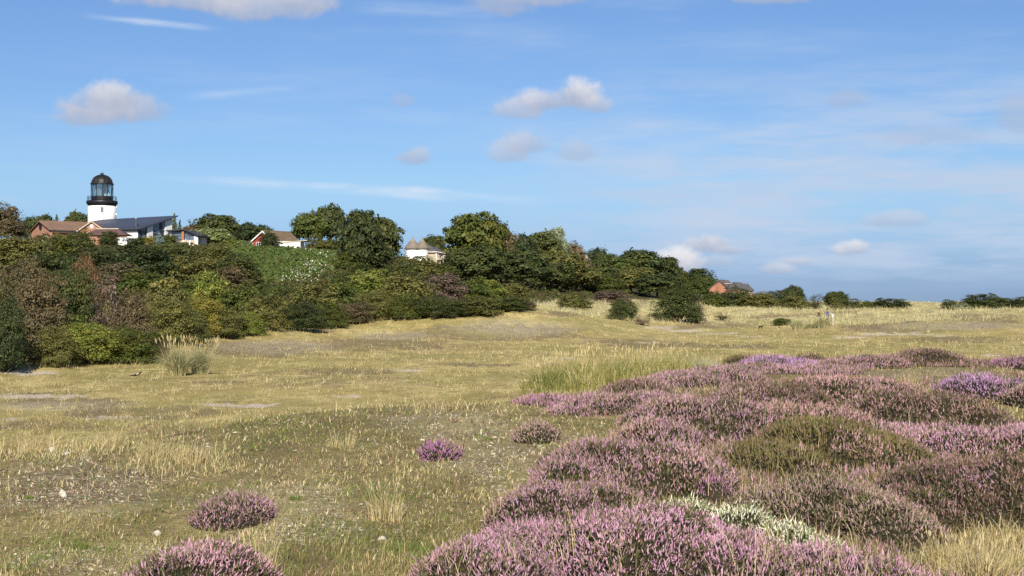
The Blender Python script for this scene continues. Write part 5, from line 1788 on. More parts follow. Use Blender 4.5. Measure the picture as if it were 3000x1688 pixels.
def heather_carpet():
    rng = np.random.default_rng(505)
    n = 100000
    px = rng.uniform(1250, 3150, n)
    d = 1 / rng.uniform(1 / 27.5, 1 / 4.2, n)
    x, y = (px - CX) / F * 2 * d, 2 * d
    z = H(x, y)
    py = CY - (z - EZ) / y * F
    leftb = np.interp(py, [1080, 1130, 1190, 1250, 1330, 1420, 1500, 1600, 1750], [1960, 1800, 1560, 1860, 1740, 1640, 1560, 1420, 1290])
    ok = (px > leftb + 40 * fbm(x * 1.5, y, 511)) & (heath_h(x, y) < .06)
    bare = np.maximum.reduce([ell(px, py, 2900, 1640, 330, 110), ell(px, py, 2560, 1092, 330, 22), ell(px, py, 2960, 1200, 110, 60), ell(px, py, 2020, 1125, 130, 18)])
    cov = fbm(x * .9, y * .6, 515) + .5 * fbm(x * 3, y * 2, 517)
    ok &= rng.random(n) < np.clip(.75 + .6 * cov - 3 * bare, 0, 1)
    x, y, z, px, d = x[ok], y[ok], z[ok], px[ok], d[ok]
    n = len(x)
    hue = fbm(x * .7 + 5, y * .5, 519)
    c = mixpal(rng, n, [(HPAL['mauve'], .5 + .8 * (hue > 0)), (HPAL['dark'], .6 + .8 * (hue < -.1)), (HPAL['faded'], np.full(n, .5)), (HPAL['green'], .4 + .6 * (hue < .1))])
    sc = np.clip(.95 + (d - 5) * .05, .9, 1.9)
    P = np.stack([x, y, z + np.clip(.05 + .07 * cov[ok], 0, .2) * rng.random(n) - .02], 1)
    V, F_, C = sprigs(P, rng.normal(0, .4, (n, 3)) + np.array([0, 0, 1]), rng.gamma(7, .011, n) * sc, rng.uniform(.0045, .009, n) * sc, pick(rng, [(1, (.055, .058, .024)), (1, (.075, .055, .032))], n, .2), c)
    o = link('heather_carpet', np_mesh('heather_carpet', V, F_, C), H_LEAF)
    o['kind'] = 'stuff'
    tag(o, 'low heather shoots filling the hollows between the mounds', 'heather')


# ---------------------------------------------------------------- grass, lichen, stones
BLADE = vcol('grass_blades', .75, .25)
STRAW = [(4, (.54, .445, .225)), (3, (.46, .37, .17)), (2.5, (.62, .525, .30)), (1, (.32, .25, .11))]
OLIVE = [(3, (.27, .24, .085)), (3, (.20, .19, .06)), (2, (.34, .29, .12)), (1, (.15, .16, .045))]
FRESH = [(3, (.13, .18, .04)), (2, (.18, .22, .055)), (1, (.26, .26, .09))]
HEATHY = [(3, (.16, .105, .065)), (2, (.21, .15, .10)), (2, (.13, .115, .05)), (1, (.28, .17, .14))]
BROWNS = [(2, (.20, .14, .08)), (2, (.28, .20, .12))]


def mixpal(rng, n, wts):
    """wts: list of (palette, weight array) -> colours"""
    W_ = np.stack([w for _, w in wts], 1)
    W_ = W_ / W_.sum(1, keepdims=True)
    u = rng.random((n, 1))
    k = (np.cumsum(W_, 1) < u).sum(1)
    c = np.zeros((n, 3))
    for i, (pal, _) in enumerate(wts):
        m = k == i
        c[m] = pick(rng, pal, int(m.sum()), .22)
    return c


def foreground_turf():
    rng = np.random.default_rng(41)
    n = 230000
    # even over the picture rather than over the ground
    px = rng.uniform(-150, 3150, n)
    d = 1 / rng.uniform(1 / 20.5, 1 / 4.0, n)
    x, y = (px - CX) / F * 2 * d, 2 * d
    z = H(x, y)
    sa, gr, dk, li, pxx, py, dd = masks(x, y, z)
    clump = fbm(x * 2.2, y * 1.1, 52) + .6 * fbm(x * 6, y * 3, 55)
    keep = (rng.random(n) < np.clip(.52 + .55 * clump - .3 * li + .2 * gr, .08, 1)) & (heath_h(x, y) < .03)
    x, y, z, px, py, d, clump, gr, dk, li = (a[keep] for a in (x, y, z, px, py, d, clump, gr, dk, li))
    n = len(x)
    dry = np.maximum.reduce([ell(px, py, 120, 1320, 420, 40), ell(px, py, 500, 1360, 260, 60), ell(px, py, 1250, 1205, 420, 26), ell(px, py, 2900, 1620, 320, 110), ell(px, py, 1780, 1330, 160, 120) * .6, ell(px, py, 2950, 1210, 140, 60)])
    hgt = rng.gamma(3.0, .0100, n) * (1 + .7 * clump.clip(-.7, 1)) * (1 + 1.9 * dry) * np.where(rng.random(n) < .05, 2.2, 1) + .010
    f1, f2, f3 = (fbm(x * 1.9 + k * 13, y * 1.0 - k * 7, 58 + 3 * k) for k in range(3))
    e3 = lambda v: np.exp(4.2 * v)
    c = mixpal(rng, n, [(STRAW, .32 * e3(f1) + 6 * dry), (OLIVE, .55 + .5 * gr), (FRESH, (.22 + .35 * gr) * e3(f2)), (HEATHY, (.26 + .7 * dk) * e3(f3)), (BROWNS, .15 + .5 * dk)])
    lean = rng.normal(0, .45, (n, 2)) * hgt[:, None] + np.array([[.16, .05]]) * hgt[:, None]
    V, Fs = blades(np.stack([x, y, z - .006], 1), hgt, rng.uniform(.004, .009, n) * np.clip(d / 7, .8, 1.8), lean, rng)
    o = link('turf', np_mesh('turf', V, Fs, rep(c, 5)), BLADE)
    o['kind'] = 'stuff'
    tag(o, 'short mixed heath turf of straw and green blades in the foreground', 'grass')


foreground_turf()


def heath_seedlings():
    rng = np.random.default_rng(141)
    n = 95000
    px = rng.uniform(-150, 2900, n)
    d = 1 / rng.uniform(1 / 18.5, 1 / 4.0, n)
    x, y = (px - CX) / F * 2 * d, 2 * d
    z = H(x, y)
    sa, gr, dk, li, _, py, dd = masks(x, y, z)
    cl = fbm(x * 3.1, y * 1.9, 152) + .7 * fbm(x * 9, y * 6, 155)
    ok = (rng.random(n) < np.clip(.25 + 1.1 * cl + .35 * dk, 0, .9)) & (heath_h(x, y) < .02)
    x, y, z, d, dk, li, cl = x[ok], y[ok], z[ok], d[ok], dk[ok], li[ok], cl[ok]
    n = len(x)
    f = fbm(x * 1.2, y * .8, 158)
    c = mixpal(rng, n, [([(2, (.13, .085, .055)), (2, (.19, .125, .085)), (1, (.26, .16, .13))], .5 + .8 * (f > .1) + dk), ([(2, (.095, .11, .032)), (2, (.14, .15, .045)), (1, (.20, .19, .07))], .5 + 1.1 * (f < -.1)), ([(2, (.44, .36, .22)), (1, (.52, .46, .32))], .25 + .9 * li)])
    sc = np.clip(d / 7, .85, 1.9)
    V, F_, C = sprigs(np.stack([x, y, z - .012], 1), rng.normal(0, .75, (n, 3)) + np.array([0, 0, 1]), rng.gamma(5, .0085, n) * sc, rng.uniform(.004, .009, n) * sc, c * .8, c)
    o = link('heath_seedlings', np_mesh('heath_seedlings', V, F_, C), H_LEAF)
    o['kind'] = 'stuff'
    tag(o, 'tiny brown and green moor plants and moss tips in the near turf', 'moss')


heath_seedlings()


def straw_in_heather():
    rng = np.random.default_rng(242)
    n = 5200
    px = rng.uniform(1300, 3100, n)
    d = 1 / rng.uniform(1 / 27, 1 / 4.4, n)
    x, y = (px - CX) / F * 2 * d, 2 * d
    hh = heath_h(x, y)
    ok = (hh > .02) & (fbm(x * .8, y * .5, 245) > .05)
    x, y, d, hh = x[ok], y[ok], d[ok], hh[ok]
    n = len(x)
    hg = rng.gamma(6, .020, n) + .06
    V, Fs = blades(np.stack([x, y, H(x, y) + hh * .8], 1), hg, rng.uniform(.003, .006, n) * np.clip(d / 7, .9, 2.2), rng.normal(0, .4, (n, 2)) * hg[:, None], rng)
    o = link('straw_in_heather', np_mesh('straw_in_heather', V, Fs, rep(pick(rng, STRAW + [(2, (.15, .17, .05))], n, .2), 5)), BLADE)
    o['kind'] = 'stuff'
    tag(o, 'thin straw stalks growing up through the heather', 'grass')


straw_in_heather()


def valley_turf():
    rng = np.random.default_rng(43)
    n = 330000
    px = rng.uniform(-200, 3200, n)
    d = 1 / rng.uniform(1 / 125, 1 / 15.0, n)
    x, y = (px - CX) / F * 2 * d, 2 * d
    z = H(x, y)
    sa, gr, dk, li, pxx, py, dd = masks(x, y, z)
    clump = fbm(x * .8, y * .4, 62) + .8 * fbm(x * 2.6, y * 1.0, 65)
    keep = (rng.random(n) < np.clip(.25 + 1.0 * clump - .9 * sa, .02, 1)) & (heath_h(x, y) < .03) & (z < EZ + .4)
    x, y, z, px, py, d, clump, gr, dk = (a[keep] for a in (x, y, z, px, py, d, clump, gr, dk))
    n = len(x)
    edge = np.maximum.reduce([ell(px, py, 2300, 1070, 900, 40), ell(px, py, 300, 1075, 420, 24), ell(px, py, 900, 960, 420, 26)])
    tall = sstep(78, 100, d) * sstep(1780, 1950, px)
    hgt = rng.gamma(2.4, .020, n) * (1 + 1.3 * clump.clip(-.6, 1)) * (1 + 1.4 * edge) * np.clip(d / 28, .8, 1.6) + .10 * tall
    f1, f2 = fbm(x * .5, y * .22, 162), fbm(x * .7 + 9, y * .3, 165)
    c = mixpal(rng, n, [(STRAW, .6 * np.exp(3 * f1) + 1.5 * edge + tall), (OLIVE, .6 * np.exp(3 * f2) + .5 * gr), (FRESH, .08 + .25 * gr), (HEATHY, .10 + .8 * dk), (BROWNS, .3 + .6 * dk)])
    # knots of longer straw standing out of the grazed turf
    m, kb = 2600, 12
    px2, d2 = rng.uniform(-200, 3200, m), 1 / rng.uniform(1 / 95, 1 / 17, m)
    x2, y2 = (px2 - CX) / F * 2 * d2, 2 * d2
    ok2 = (heath_h(x2, y2) < .03) & (fbm(x2 * .3, y2 * .14, 171) > -.25) & (H(x2, y2) < EZ - .3)
    x2, y2, d2 = (np.repeat(a[ok2], kb) for a in (x2, y2, d2))
    m2 = len(x2)
    x2, y2 = x2 + rng.normal(0, .10, m2) * np.clip(d2 / 30, .7, 2), y2 + rng.normal(0, .18, m2)
    h2 = rng.gamma(5, .026, m2) * np.clip(d2 / 32, .8, 1.7)
    x, y, z = np.concatenate([x, x2]), np.concatenate([y, y2]), np.concatenate([z, H(x2, y2)])
    d, hgt = np.concatenate([d, d2]), np.concatenate([hgt, h2])
    c = np.vstack([c, pick(rng, STRAW, m2, .15)])
    m3 = 60000
    px3, d3 = rng.uniform(-200, 2100, m3), rng.uniform(30, 130, m3)
    x3, y3 = (px3 - CX) / F * 2 * d3, 2 * d3
    z3 = H(x3, y3)
    py3 = CY - (z3 - EZ) / y3 * F
    foot = np.interp(px3, [-250, 0, 480, 700, 900, 1100, 1300, 1500, 1700, 1900, 2050, 2150], [1092, 1080, 1050, 985, 966, 945, 930, 908, 880, 872, 880, 880])
    ok3 = (np.abs(py3 - foot) < 9 * (1 + fbm(px3 / 60, d3 / 5, 181))) & (rng.random(m3) < .8)
    x3, y3, z3, d3 = x3[ok3], y3[ok3], z3[ok3], d3[ok3]
    x, y, z = np.concatenate([x, x3]), np.concatenate([y, y3]), np.concatenate([z, z3])
    d, hgt = np.concatenate([d, d3]), np.concatenate([hgt, rng.gamma(4, .075, len(x3))])
    c = np.vstack([c, pick(rng, STRAW + OLIVE, len(x3), .2)])
    m4 = 190000
    px4, d4 = rng.uniform(-150, 3150, m4), 1 / rng.uniform(1 / 115, 1 / 17, m4)
    x4, y4 = (px4 - CX) / F * 2 * d4, 2 * d4
    z4 = H(x4, y4)
    sa4, _, dk4, li4, _, _, _ = masks(x4, y4, z4)
    ok4 = (rng.random(m4) < np.clip(dk4 * 1.5 + .5 * li4 - .1 + .5 * fbm(x4 * .5, y4 * .3, 191), 0, .85)) & (dk4 + li4 > .05) & (heath_h(x4, y4) < .03)
    x4, y4, z4, d4 = x4[ok4], y4[ok4], z4[ok4], d4[ok4]
    n4 = len(x4)
    x, y, z = np.concatenate([x, x4]), np.concatenate([y, y4]), np.concatenate([z, z4])
    d, hgt = np.concatenate([d, d4]), np.concatenate([hgt, rng.gamma(3, .020, n4) * np.clip(d4 / 40, .5, 1.8)])
    c = np.vstack([c, pick(rng, [(3, (.135, .100, .060)), (3, (.19, .145, .085)), (2, (.15, .145, .06)), (1.4, (.46, .42, .30)), (1.5, (.30, .25, .15))], n4, .25)])
    n = len(x)
    lean = rng.normal(0, .5, (n, 2)) * hgt[:, None]
    V, Fs = blades(np.stack([x, y, z - .01], 1), hgt, rng.uniform(.012, .022, n) * np.clip(d / 25, .6, 2.6), lean, rng, seg2=False)
    o = link('valley_turf', np_mesh('valley_turf', V, Fs, rep(c, 3)), BLADE)
    o['kind'] = 'stuff'
    tag(o, 'dry short grass across the flat valley behind the heather', 'grass')


valley_turf()


def dune_grass():
    rng = np.random.default_rng(47)
    PALE = [(4, (.66, .58, .33)), (3, (.56, .49, .25)), (2, (.46, .42, .20)), (1, (.28, .29, .14))]
    n0 = 6000
    px = rng.uniform(1500, 3300, n0)
    d = 78 + 157 * rng.random(n0) ** 1.3
    x, y = (px - CX) / F * 2 * d, 2 * d
    py = CY - (H(x, y) - EZ) / y * F
    low = np.interp(px, [1500, 1700, 1850, 2000, 2200, 2400, 2700, 3300], [905, 925, 945, 955, 955, 958, 950, 935])
    cl = fbm(x / 7, y / 14, 83)
    ok = (py < low) & (rng.random(n0) < .62 + .6 * cl)
    # wood ground stays free
    wood = np.interp(px, [1500, 1700, 1900, 2050, 2150, 3300], [900, 875, 882, 890, 880, 800])
    ok &= py > wood
    x, y, d = x[ok], y[ok], d[ok]
    m = len(x)
    k = 26
    X, Y = np.repeat(x, k) + rng.normal(0, .42, m * k), np.repeat(y, k) + rng.normal(0, .6, m * k)
    n = m * k
    sz = np.repeat(rng.gamma(4, .11, m) + .12, k)
    hgt = sz * rng.uniform(.5, 1.1, n)
    out_ = np.stack([X - np.repeat(x, k), Y - np.repeat(y, k)], 1)
    V, Fs = blades(np.stack([X, Y, H(X, Y) - .05], 1), hgt, rng.uniform(.03, .07, n) * np.clip(np.repeat(d, k) / 110, .8, 1.6), out_ * .9 + rng.normal(0, .12, (n, 2)), rng, seg2=False)
    tone = np.repeat(rng.uniform(.8, 1.15, m), k)[:, None]
    c = np.clip(pick(rng, PALE, n, .15) * tone, 0, 1)
    o = link('dune_grass', np_mesh('dune_grass', V, Fs, rep(c, 3)), BLADE)
    o['kind'] = 'stuff'
    tag(o, 'pale marram grass covering the far dunes on the right', 'grass')


dune_grass()


def tussock(name, label, px, d, wpx, hpx, n, pal, cat='grass', group=None, spread=.5, seed=0, width=.012, seedheads=0, base=None, foot=.27, dome=.35):
    rng = np.random.default_rng(900 + seed)
    g = G(px, d) if base is None else base
    w, h = wpx / F * 2 * d, hpx / F * 2 * d
    root = empty(name, g)
    q_ = np.sqrt(rng.random(n))
    r = q_ * w * foot
    a = rng.uniform(0, 2 * math.pi, n)
    X, Y = r * np.cos(a), r * np.sin(a)
    Z = H(X + g.x, Y + g.y) - g.z - .02
    hg = h * rng.uniform(.3, 1.0, n) * (1 - dome * q_ ** 2)
    rad = np.stack([np.cos(a), np.sin(a)], 1) * q_[:, None]
    lean = (rad * spread + rng.normal(0, .22, (n, 2))) * hg[:, None]
    V, Fs = blades(np.stack([X, Y, Z], 1), hg * np.clip(1.1 - .35 * np.hypot(lean[:, 0], lean[:, 1]) / hg, .4, 1), rng.uniform(.7, 1.3, n) * width, lean, rng, bend=.7)
    link('blades', np_mesh('tussock_blades', V, Fs, rep(pick(rng, pal, n, .2), 5)), BLADE, root)['kind'] = 'stuff'
    if seedheads:
        m = seedheads
        a = rng.uniform(0, 2 * math.pi, m)
        r = np.sqrt(rng.random(m)) * w * .22
        P = np.stack([r * np.cos(a), r * np.sin(a), np.zeros(m)], 1)
        P[:, 2] = H(P[:, 0] + g.x, P[:, 1] + g.y) - g.z
        hh = h * rng.uniform(.8, 1.12, m)
        dirn = np.stack([np.cos(a) * r / (w * .3), np.sin(a) * r / (w * .3)], 1) * .45 + rng.normal(0, .08, (m, 2))
        N = np.concatenate([dirn, np.ones((m, 1))], 1)
        N /= np.linalg.norm(N, axis=1, keepdims=True)
        V, Fs = blades(P, hh, np.full(m, width * .7), dirn * hh[:, None], rng, bend=.2)
        V2, F2, C2 = sprigs(P + np.concatenate([dirn * hh[:, None] * .86, (hh * .86)[:, None]], 1), N, np.full(m, h * .17), np.full(m, width * .75), np.full((m, 3), .4) * [1.1, .9, .5], pick(rng, STRAW, m))
        link('stalks', np_mesh('tussock_stalks', V, Fs, rep(pick(rng, STRAW, m), 5)), BLADE, root)['kind'] = 'stuff'
        link('seed_heads', np_mesh('tussock_heads', V2, F2, C2), BLADE, root)['kind'] = 'stuff'
    tag(root, label, cat, group)
    return root


MARRAM = [(4, (.50, .45, .26)), (3, (.40, .37, .19)), (2, (.26, .29, .13)), (1, (.16, .21, .09))]
TALL = [(4, (.36, .32, .11)), (3, (.26, .26, .075)), (3, (.52, .44, .20)), (1.5, (.17, .19, .05))]
GREENT = [(4, (.165, .185, .048)), (2, (.22, .22, .065)), (2, (.38, .33, .13))]
TG2 = 'grass tussocks'
tussock('marram_tussock', 'big pale marram tussock with feathery heads beside the brambles', 520, 30.2, 130, 112, 1500, MARRAM, group=TG2, foot=.16, spread=.8, seed=1, width=.020, seedheads=46)
tussock('marram_tussock', 'right half of the double marram tussock, slightly shorter', 585, 30.8, 110, 104, 1200, MARRAM, group=TG2, foot=.16, spread=.8, seed=2, width=.020, seedheads=36)
tussock('marram_tussock', 'marram tussock in front of the walkers', 2408, 73.5, 74, 50, 640, MARRAM, group=TG2, foot=.2, spread=.8, seed=3, width=.035, seedheads=14)
tussock('marram_tussock', 'small marram tussock left of the walkers', 2335, 73, 60, 48, 420, MARRAM, group=TG2, foot=.2, spread=.8, seed=4, width=.035, seedheads=12)
tussock('marram_tussock', 'low marram tussock between the other two dune tussocks', 2372, 74, 56, 30, 320, MARRAM, group=TG2, foot=.2, spread=.8, seed=5, width=.035)
for i, (px, d, w, h, pal, sd, lab) in enumerate([
        (1600, 20.6, 130, 92, GREENT, 14, 'dark green left end of the tall grass patch'),
        (1680, 21.2, 160, 104, TALL, 30, 'tall olive grass clump with straw heads left of the heather'),
        (1770, 21.8, 160, 100, TALL, 30, 'tall grass clump in the middle of the green patch'),
        (1850, 22.4, 150, 92, TALL, 26, 'tall yellowish grass clump right of the middle one'),
        (1940, 23.2, 160, 78, TALL, 24, 'lower yellow grass clump towards the lilac heather'),
        (2030, 24.2, 150, 60, MARRAM, 18, 'straw grass at the right end of the tall patch'),
        (1700, 19.2, 90, 60, TALL, 10, 'front straw wisp of the tall grass patch'),
        (1930, 20.6, 110, 44, GREENT, 6, 'short dark green grass at the foot of the tall patch'),
        (1560, 20.2, 70, 48, TALL, 8, 'small grass wisp at the left foot of the tall patch')]):
    tussock('tall_grass', lab, px, d, w * 1.15, h * 1.12, 1400, pal, group='tall grass beside the heather', foot=.5, dome=.5, spread=.3, seed=20 + i, width=.016, seedheads=sd)
for i, (px, d, w, h, n, pal, sd, lab) in enumerate([
        (1130, 6.9, 190, 120, 150, STRAW, 26, 'open straw tuft with long stalks in the middle foreground'),
        (770, 5.5, 160, 120, 90, STRAW, 18, 'thin straw stalks right of the bottom left heather clump'),
        (2870, 5.2, 330, 150, 900, STRAW, 40, 'dense straw tuft in the bottom right corner'),
        (2760, 5.6, 200, 110, 420, STRAW, 18, 'smaller straw tuft left of the corner tuft'),
        (1000, 10.5, 150, 60, 160, STRAW, 10, 'wispy straw tuft high in the middle foreground'),
        (560, 9.4, 170, 78, 420, STRAW, 12, 'yellow straw tuft above the solitary heather tuft'),
        (450, 9.8, 180, 74, 420, STRAW, 10, 'yellow straw tuft at the edge of the lichen knoll'),
        (320, 10.6, 160, 66, 360, STRAW, 10, 'yellow straw tuft on the left crest of the knoll'),
        (120, 10.3, 200, 60, 380, STRAW, 10, 'yellow straw tuft near the left edge of the crest'),
        (1310, 5.2, 120, 130, 60, STRAW, 12, 'thin stalks before the left end of the pink heather'),
        (1550, 15.6, 120, 50, 160, STRAW, 10, 'straw wisps at the leftmost tip of the heather'),
        (2660, 19.5, 140, 50, 200, STRAW, 12, 'straw wisps in the clearing inside the heather'),
        (2920, 12.0, 150, 80, 300, STRAW, 14, 'straw grass at the right edge among the heather'),
        (230, 6.0, 120, 36, 260, FRESH, 0, 'short green tuft in the lower left foreground'),
        (90, 7.4, 70, 24, 180, FRESH, 0, 'small green tuft below the white stone'),
        (420, 5.4, 130, 34, 260, FRESH, 0, 'green tuft left of the bottom left heather clump'),
        (1430, 11.2, 44, 20, 140, FRESH, 0, 'small dark green tuft on the pale lichen'),
        (870, 7.6, 90, 30, 200, FRESH, 0, 'green tuft right of the solitary heather tuft')]):
    tussock('grass_tuft', lab, px, d, w, h, n, pal, group='tufts in the near turf', spread=.5, seed=60 + i, width=.0065, seedheads=sd)


def lichen():
    rng = np.random.default_rng(77)
    n = 60000
    px = rng.uniform(-150, 2100, n)
    d = 1 / rng.uniform(1 / 17.0, 1 / 4.0, n)
    x, y = (px - CX) / F * 2 * d, 2 * d
    z = H(x, y)
    sa, gr, dk, li, _, py, dd = masks(x, y, z)
    cl = fbm(x * 2.5, y * 1.6, 99) + .5 * fbm(x * 8, y * 6, 101)
    keep = (rng.random(n) < np.clip(li * 1.1 + .12 + .7 * (cl - .1), 0, 1)) & (heath_h(x, y) < .02) & (cl > -.15)
    x, y, z, d = x[keep], y[keep], z[keep], d[keep]
    n = len(x)
    s = rng.gamma(2.4, .0050, n) * np.clip(d / 7, .9, 1.6) + .003
    a = rng.uniform(0, 6.28, (n, 5)) * .18 + np.arange(5) * 1.2566
    rr = s[:, None] * rng.uniform(.5, 1.25, (n, 5))
    ring = np.stack([x[:, None] + rr * np.cos(a), y[:, None] + rr * np.sin(a), np.repeat(z[:, None], 5, 1) - .004], -1)
    top = np.stack([x, y, z + s * rng.uniform(.12, .42, n)], 1)[:, None]
    top[:, 0, :2] += rng.normal(0, .35, (n, 2)) * s[:, None]
    V = np.concatenate([ring, top], 1).reshape(-1, 3)
    i = np.arange(n)[:, None] * 6
    tri = np.concatenate([i + np.array([[k, (k + 1) % 5, 5]]) for k in range(5)])
    c = pick(rng, [(3, (.44, .41, .31)), (4, (.34, .30, .22)), (1, (.52, .49, .38)), (3, (.22, .17, .12)), (1.5, (.20, .20, .10))], n, .2)
    o = link('lichen', np_mesh('lichen', V, tri, rep(c, 6)), vcol('lichen_crust', .95, 0))
    o['kind'] = 'stuff'
    tag(o, 'pale grey lichen crust scattered over the foreground turf', 'lichen')


lichen()
heather_carpet()
STONE = plain('chalky_white_stone', (.52, .50, .41), .9, .12, 18)


def stone(px, py, wpx, hpx, label, seed):
    d = dfor(px, py)
    g = G(px, d)
    rng = np.random.default_rng(seed)
    w, h = wpx / F * 2 * d / 2, hpx / F * 2 * d / 2
    nu, nv = 14, 9
    V, Fq = [], []
    for i in range(nv):
        th = math.pi * i / (nv - 1)
        for j in range(nu):
            ph = 2 * math.pi * j / nu
            v = np.array([math.sin(th) * math.cos(ph), math.sin(th) * math.sin(ph), math.cos(th)])
            k = 1 + .22 * math.sin(3 * v[0] + seed) * math.sin(2.3 * v[2] + seed * 2) + .14 * math.sin(5 * v[1] + 4 * v[2] + seed)
            V.append(v * k * [w, w * .8, h] + [0, 0, h * .75])
            if i < nv - 1:
                Fq.append((i * nu + j, (i + 1) * nu + j, (i + 1) * nu + (j + 1) % nu, i * nu + (j + 1) % nu))
    o = link('stone', np_mesh('stone', np.array(V), np.array(Fq), smooth=False), STONE, None, g)
    tag(o, label, 'stone', 'white stones in the turf')


stone(151, 1326, 15, 20, 'upright white stone at the top left of the lichen knoll', 1)
stone(193, 1336, 28, 11, 'flat white stone just right of the upright one', 2)
stone(184, 1458, 22, 24, 'white stone lower down on the lichen knoll', 3)
stone(460, 1580, 22, 16, 'white stone above the bottom left heather clump', 4)
stone(1120, 1592, 26, 14, 'pale lichen covered stone in the bottom middle turf', 5)
# ---------------------------------------------------------------- people, dogs, bird


def skinned(name, verts, edges, radii, mats, pick_mat, parent=None, loc=None, sub=2, rootv=0):
    """one continuous body grown over a skeleton"""
    me = bpy.data.meshes.new(name + '_skeleton')
    me.from_pydata(verts, edges, [])
    o = bpy.data.objects.new(name + '_tmp', me)
    COL.objects.link(o)
    sk = o.modifiers.new('skin', 'SKIN')
    sk.use_smooth_shade = True
    for i, r in enumerate(radii):
        me.skin_vertices[0].data[i].radius = (r, r) if not isinstance(r, tuple) else r
        me.skin_vertices[0].data[i].use_root = (i == rootv)
    ss = o.modifiers.new('sub', 'SUBSURF')
    ss.levels = sub
    ss.render_levels = sub
    dg = bpy.context.evaluated_depsgraph_get()
    m2 = bpy.data.meshes.new_from_object(o.evaluated_get(dg))
    bpy.data.objects.remove(o)
    m2.name = name
    m2.materials.clear()
    for m in mats:
        m2.materials.append(m)
    for p in m2.polygons:
        p.material_index = pick_mat(p.center)
        p.use_smooth = True
    r = bpy.data.objects.new(name, m2)
    COL.objects.link(r)
    if parent:
        r.parent = parent
    if loc is not None:
        r.location = loc
    return r


SKIN = plain('skin', (.52, .33, .24), .6, .05, 8)
DARKTOP = plain('dark_maroon_top', (.045, .020, .024), .9, .15, 8)
BLUETOP = plain('blue_jacket', (.045, .105, .42), .8, .15, 8)
PINKTR = plain('pale_pink_trousers', (.56, .40, .36), .9, .1, 8)
NAVYTR = plain('navy_trousers', (.05, .06, .14), .9, .1, 8)
SHOE = plain('walking_shoe', (.06, .05, .045), .8, .1, 8)
HAIR_FAIR = plain('fair_hair', (.52, .42, .26), .7, .15, 20)
HAIR_DARK = plain('dark_hair', (.05, .032, .025), .7, .15, 20)


def person(px, d, hgt, face, top, leg, hair, label, lean=0.0, sleeve_z=.0):
    g = G(px, d)
    s = hgt / 1.75
    root = empty('person', g, face)
    V, E, Rr = [], [], []

    def add(p, r, par=None):
        V.append(tuple(c * s for c in p))
        Rr.append(r * s)
        if par is not None:
            E.append((par, len(V) - 1))
        return len(V) - 1
    ln = lean
    pel = add((0, 0, .95), .135)
    wai = add((ln * .10, 0, 1.10), .125, pel)
    che = add((ln * .25, 0, 1.30), .145, wai)
    nkb = add((ln * .38, 0, 1.45), .085, che)
    nk = add((ln * .42, 0, 1.52), .055, nkb)
    hd = add((ln * .48 + .015, 0, 1.62), .088, nk)
    add((ln * .50 + .01, 0, 1.71), .075, hd)
    for sd in (-1, 1):
        hip = add((0, sd * .10, .88), .095, pel)
        kn = add((.06 + .10 * sd, sd * .11, .49), .060, hip)
        an = add((-.04 + .17 * sd, sd * .11, .09), .042, kn)
        ft = add((.05 + .17 * sd, sd * .12, .045), .040, an)
        add((.14 + .17 * sd, sd * .125, .04), .032, ft)
        sh = add((ln * .34, sd * .18, 1.41), .065, nkb)
        el = add((ln * .30 - .03 - .05 * sd, sd * .245, 1.13), .045, sh)
        wr = add((ln * .30 + .12 - .05 * sd, sd * .235, .93), .030, el)
        pm = add((ln * .30 + .15 - .05 * sd, sd * .230, .87), .032, wr)
        for k in range(4):
            fb = add((ln * .30 + .165 - .05 * sd, sd * (.200 + .020 * k), .815 + .003 * abs(k - 1.5)), .010, pm)
            add((ln * .30 + .155 - .05 * sd, sd * (.200 + .020 * k), .775 + .004 * abs(k - 1.5)), .008, fb)
        th = add((ln * .30 + .185 - .05 * sd, sd * .205, .865), .011, pm)
        add((ln * .30 + .205 - .05 * sd, sd * .200, .83), .009, th)

    def pm_(c):
        z = c[2] / s
        x, y = c[0] / s, c[1] / s
        if z > 1.49:
            return 0
        if z < .075:
            return 3
        if abs(y) > .165 and z < 1.0 and z > .7:
            return 0
        if z < .93 or (z < .96 and abs(y) < .16):
            return 2
        return 1
    skinned('body', V, E, Rr, [SKIN, top, leg, SHOE], pm_, root, sub=1)
    # head details: hair cap, nose, ears, eyes, mouth as one small mesh each
    hx, hz = (ln * .48 + .01) * s, 1.645 * s
    mb = MB()
    for k in range(8):
        t0 = math.pi * .62 * k / 7
        pass
    prof = [(max(.002, .102 * math.sin(t)) * s, hz + (.118 * math.cos(t)) * s) for t in [math.pi * .60 * (7 - k) / 7 for k in range(8)]]
    h = MB().lathe(prof, 16, hx - .018 * s, 0).build('hair', hair, root, smooth=True)
    MB().poly([(hx + .085 * s, -.014 * s, hz - .05 * s), (hx + .085 * s, .014 * s, hz - .05 * s), (hx + .118 * s, 0, hz - .045 * s), (hx + .085 * s, 0, hz + .0 * s)], [(0, 1, 2), (1, 3, 2), (3, 0, 2), (0, 3, 1)]).build('nose', SKIN, root)
    for sd in (-1, 1):
        MB().lathe([(.018 * s, -.028 * s), (.022 * s, 0), (.014 * s, .03 * s)], 8).build('ear', SKIN, root, loc=(hx, sd * .088 * s, hz - .03 * s))
        MB().lathe([(.004 * s, -.008 * s), (.010 * s, 0), (.004 * s, .008 * s)], 8).build('eye', SHOE, root, loc=(hx + .083 * s, sd * .034 * s, hz - .012 * s))
    MB().box(hx + .080 * s, hx + .090 * s, -.022 * s, .022 * s, hz - .085 * s, hz - .075 * s).build('mouth', DARKTOP, root)
    tag(root, label, 'person', 'two walkers on the dunes')
    return root


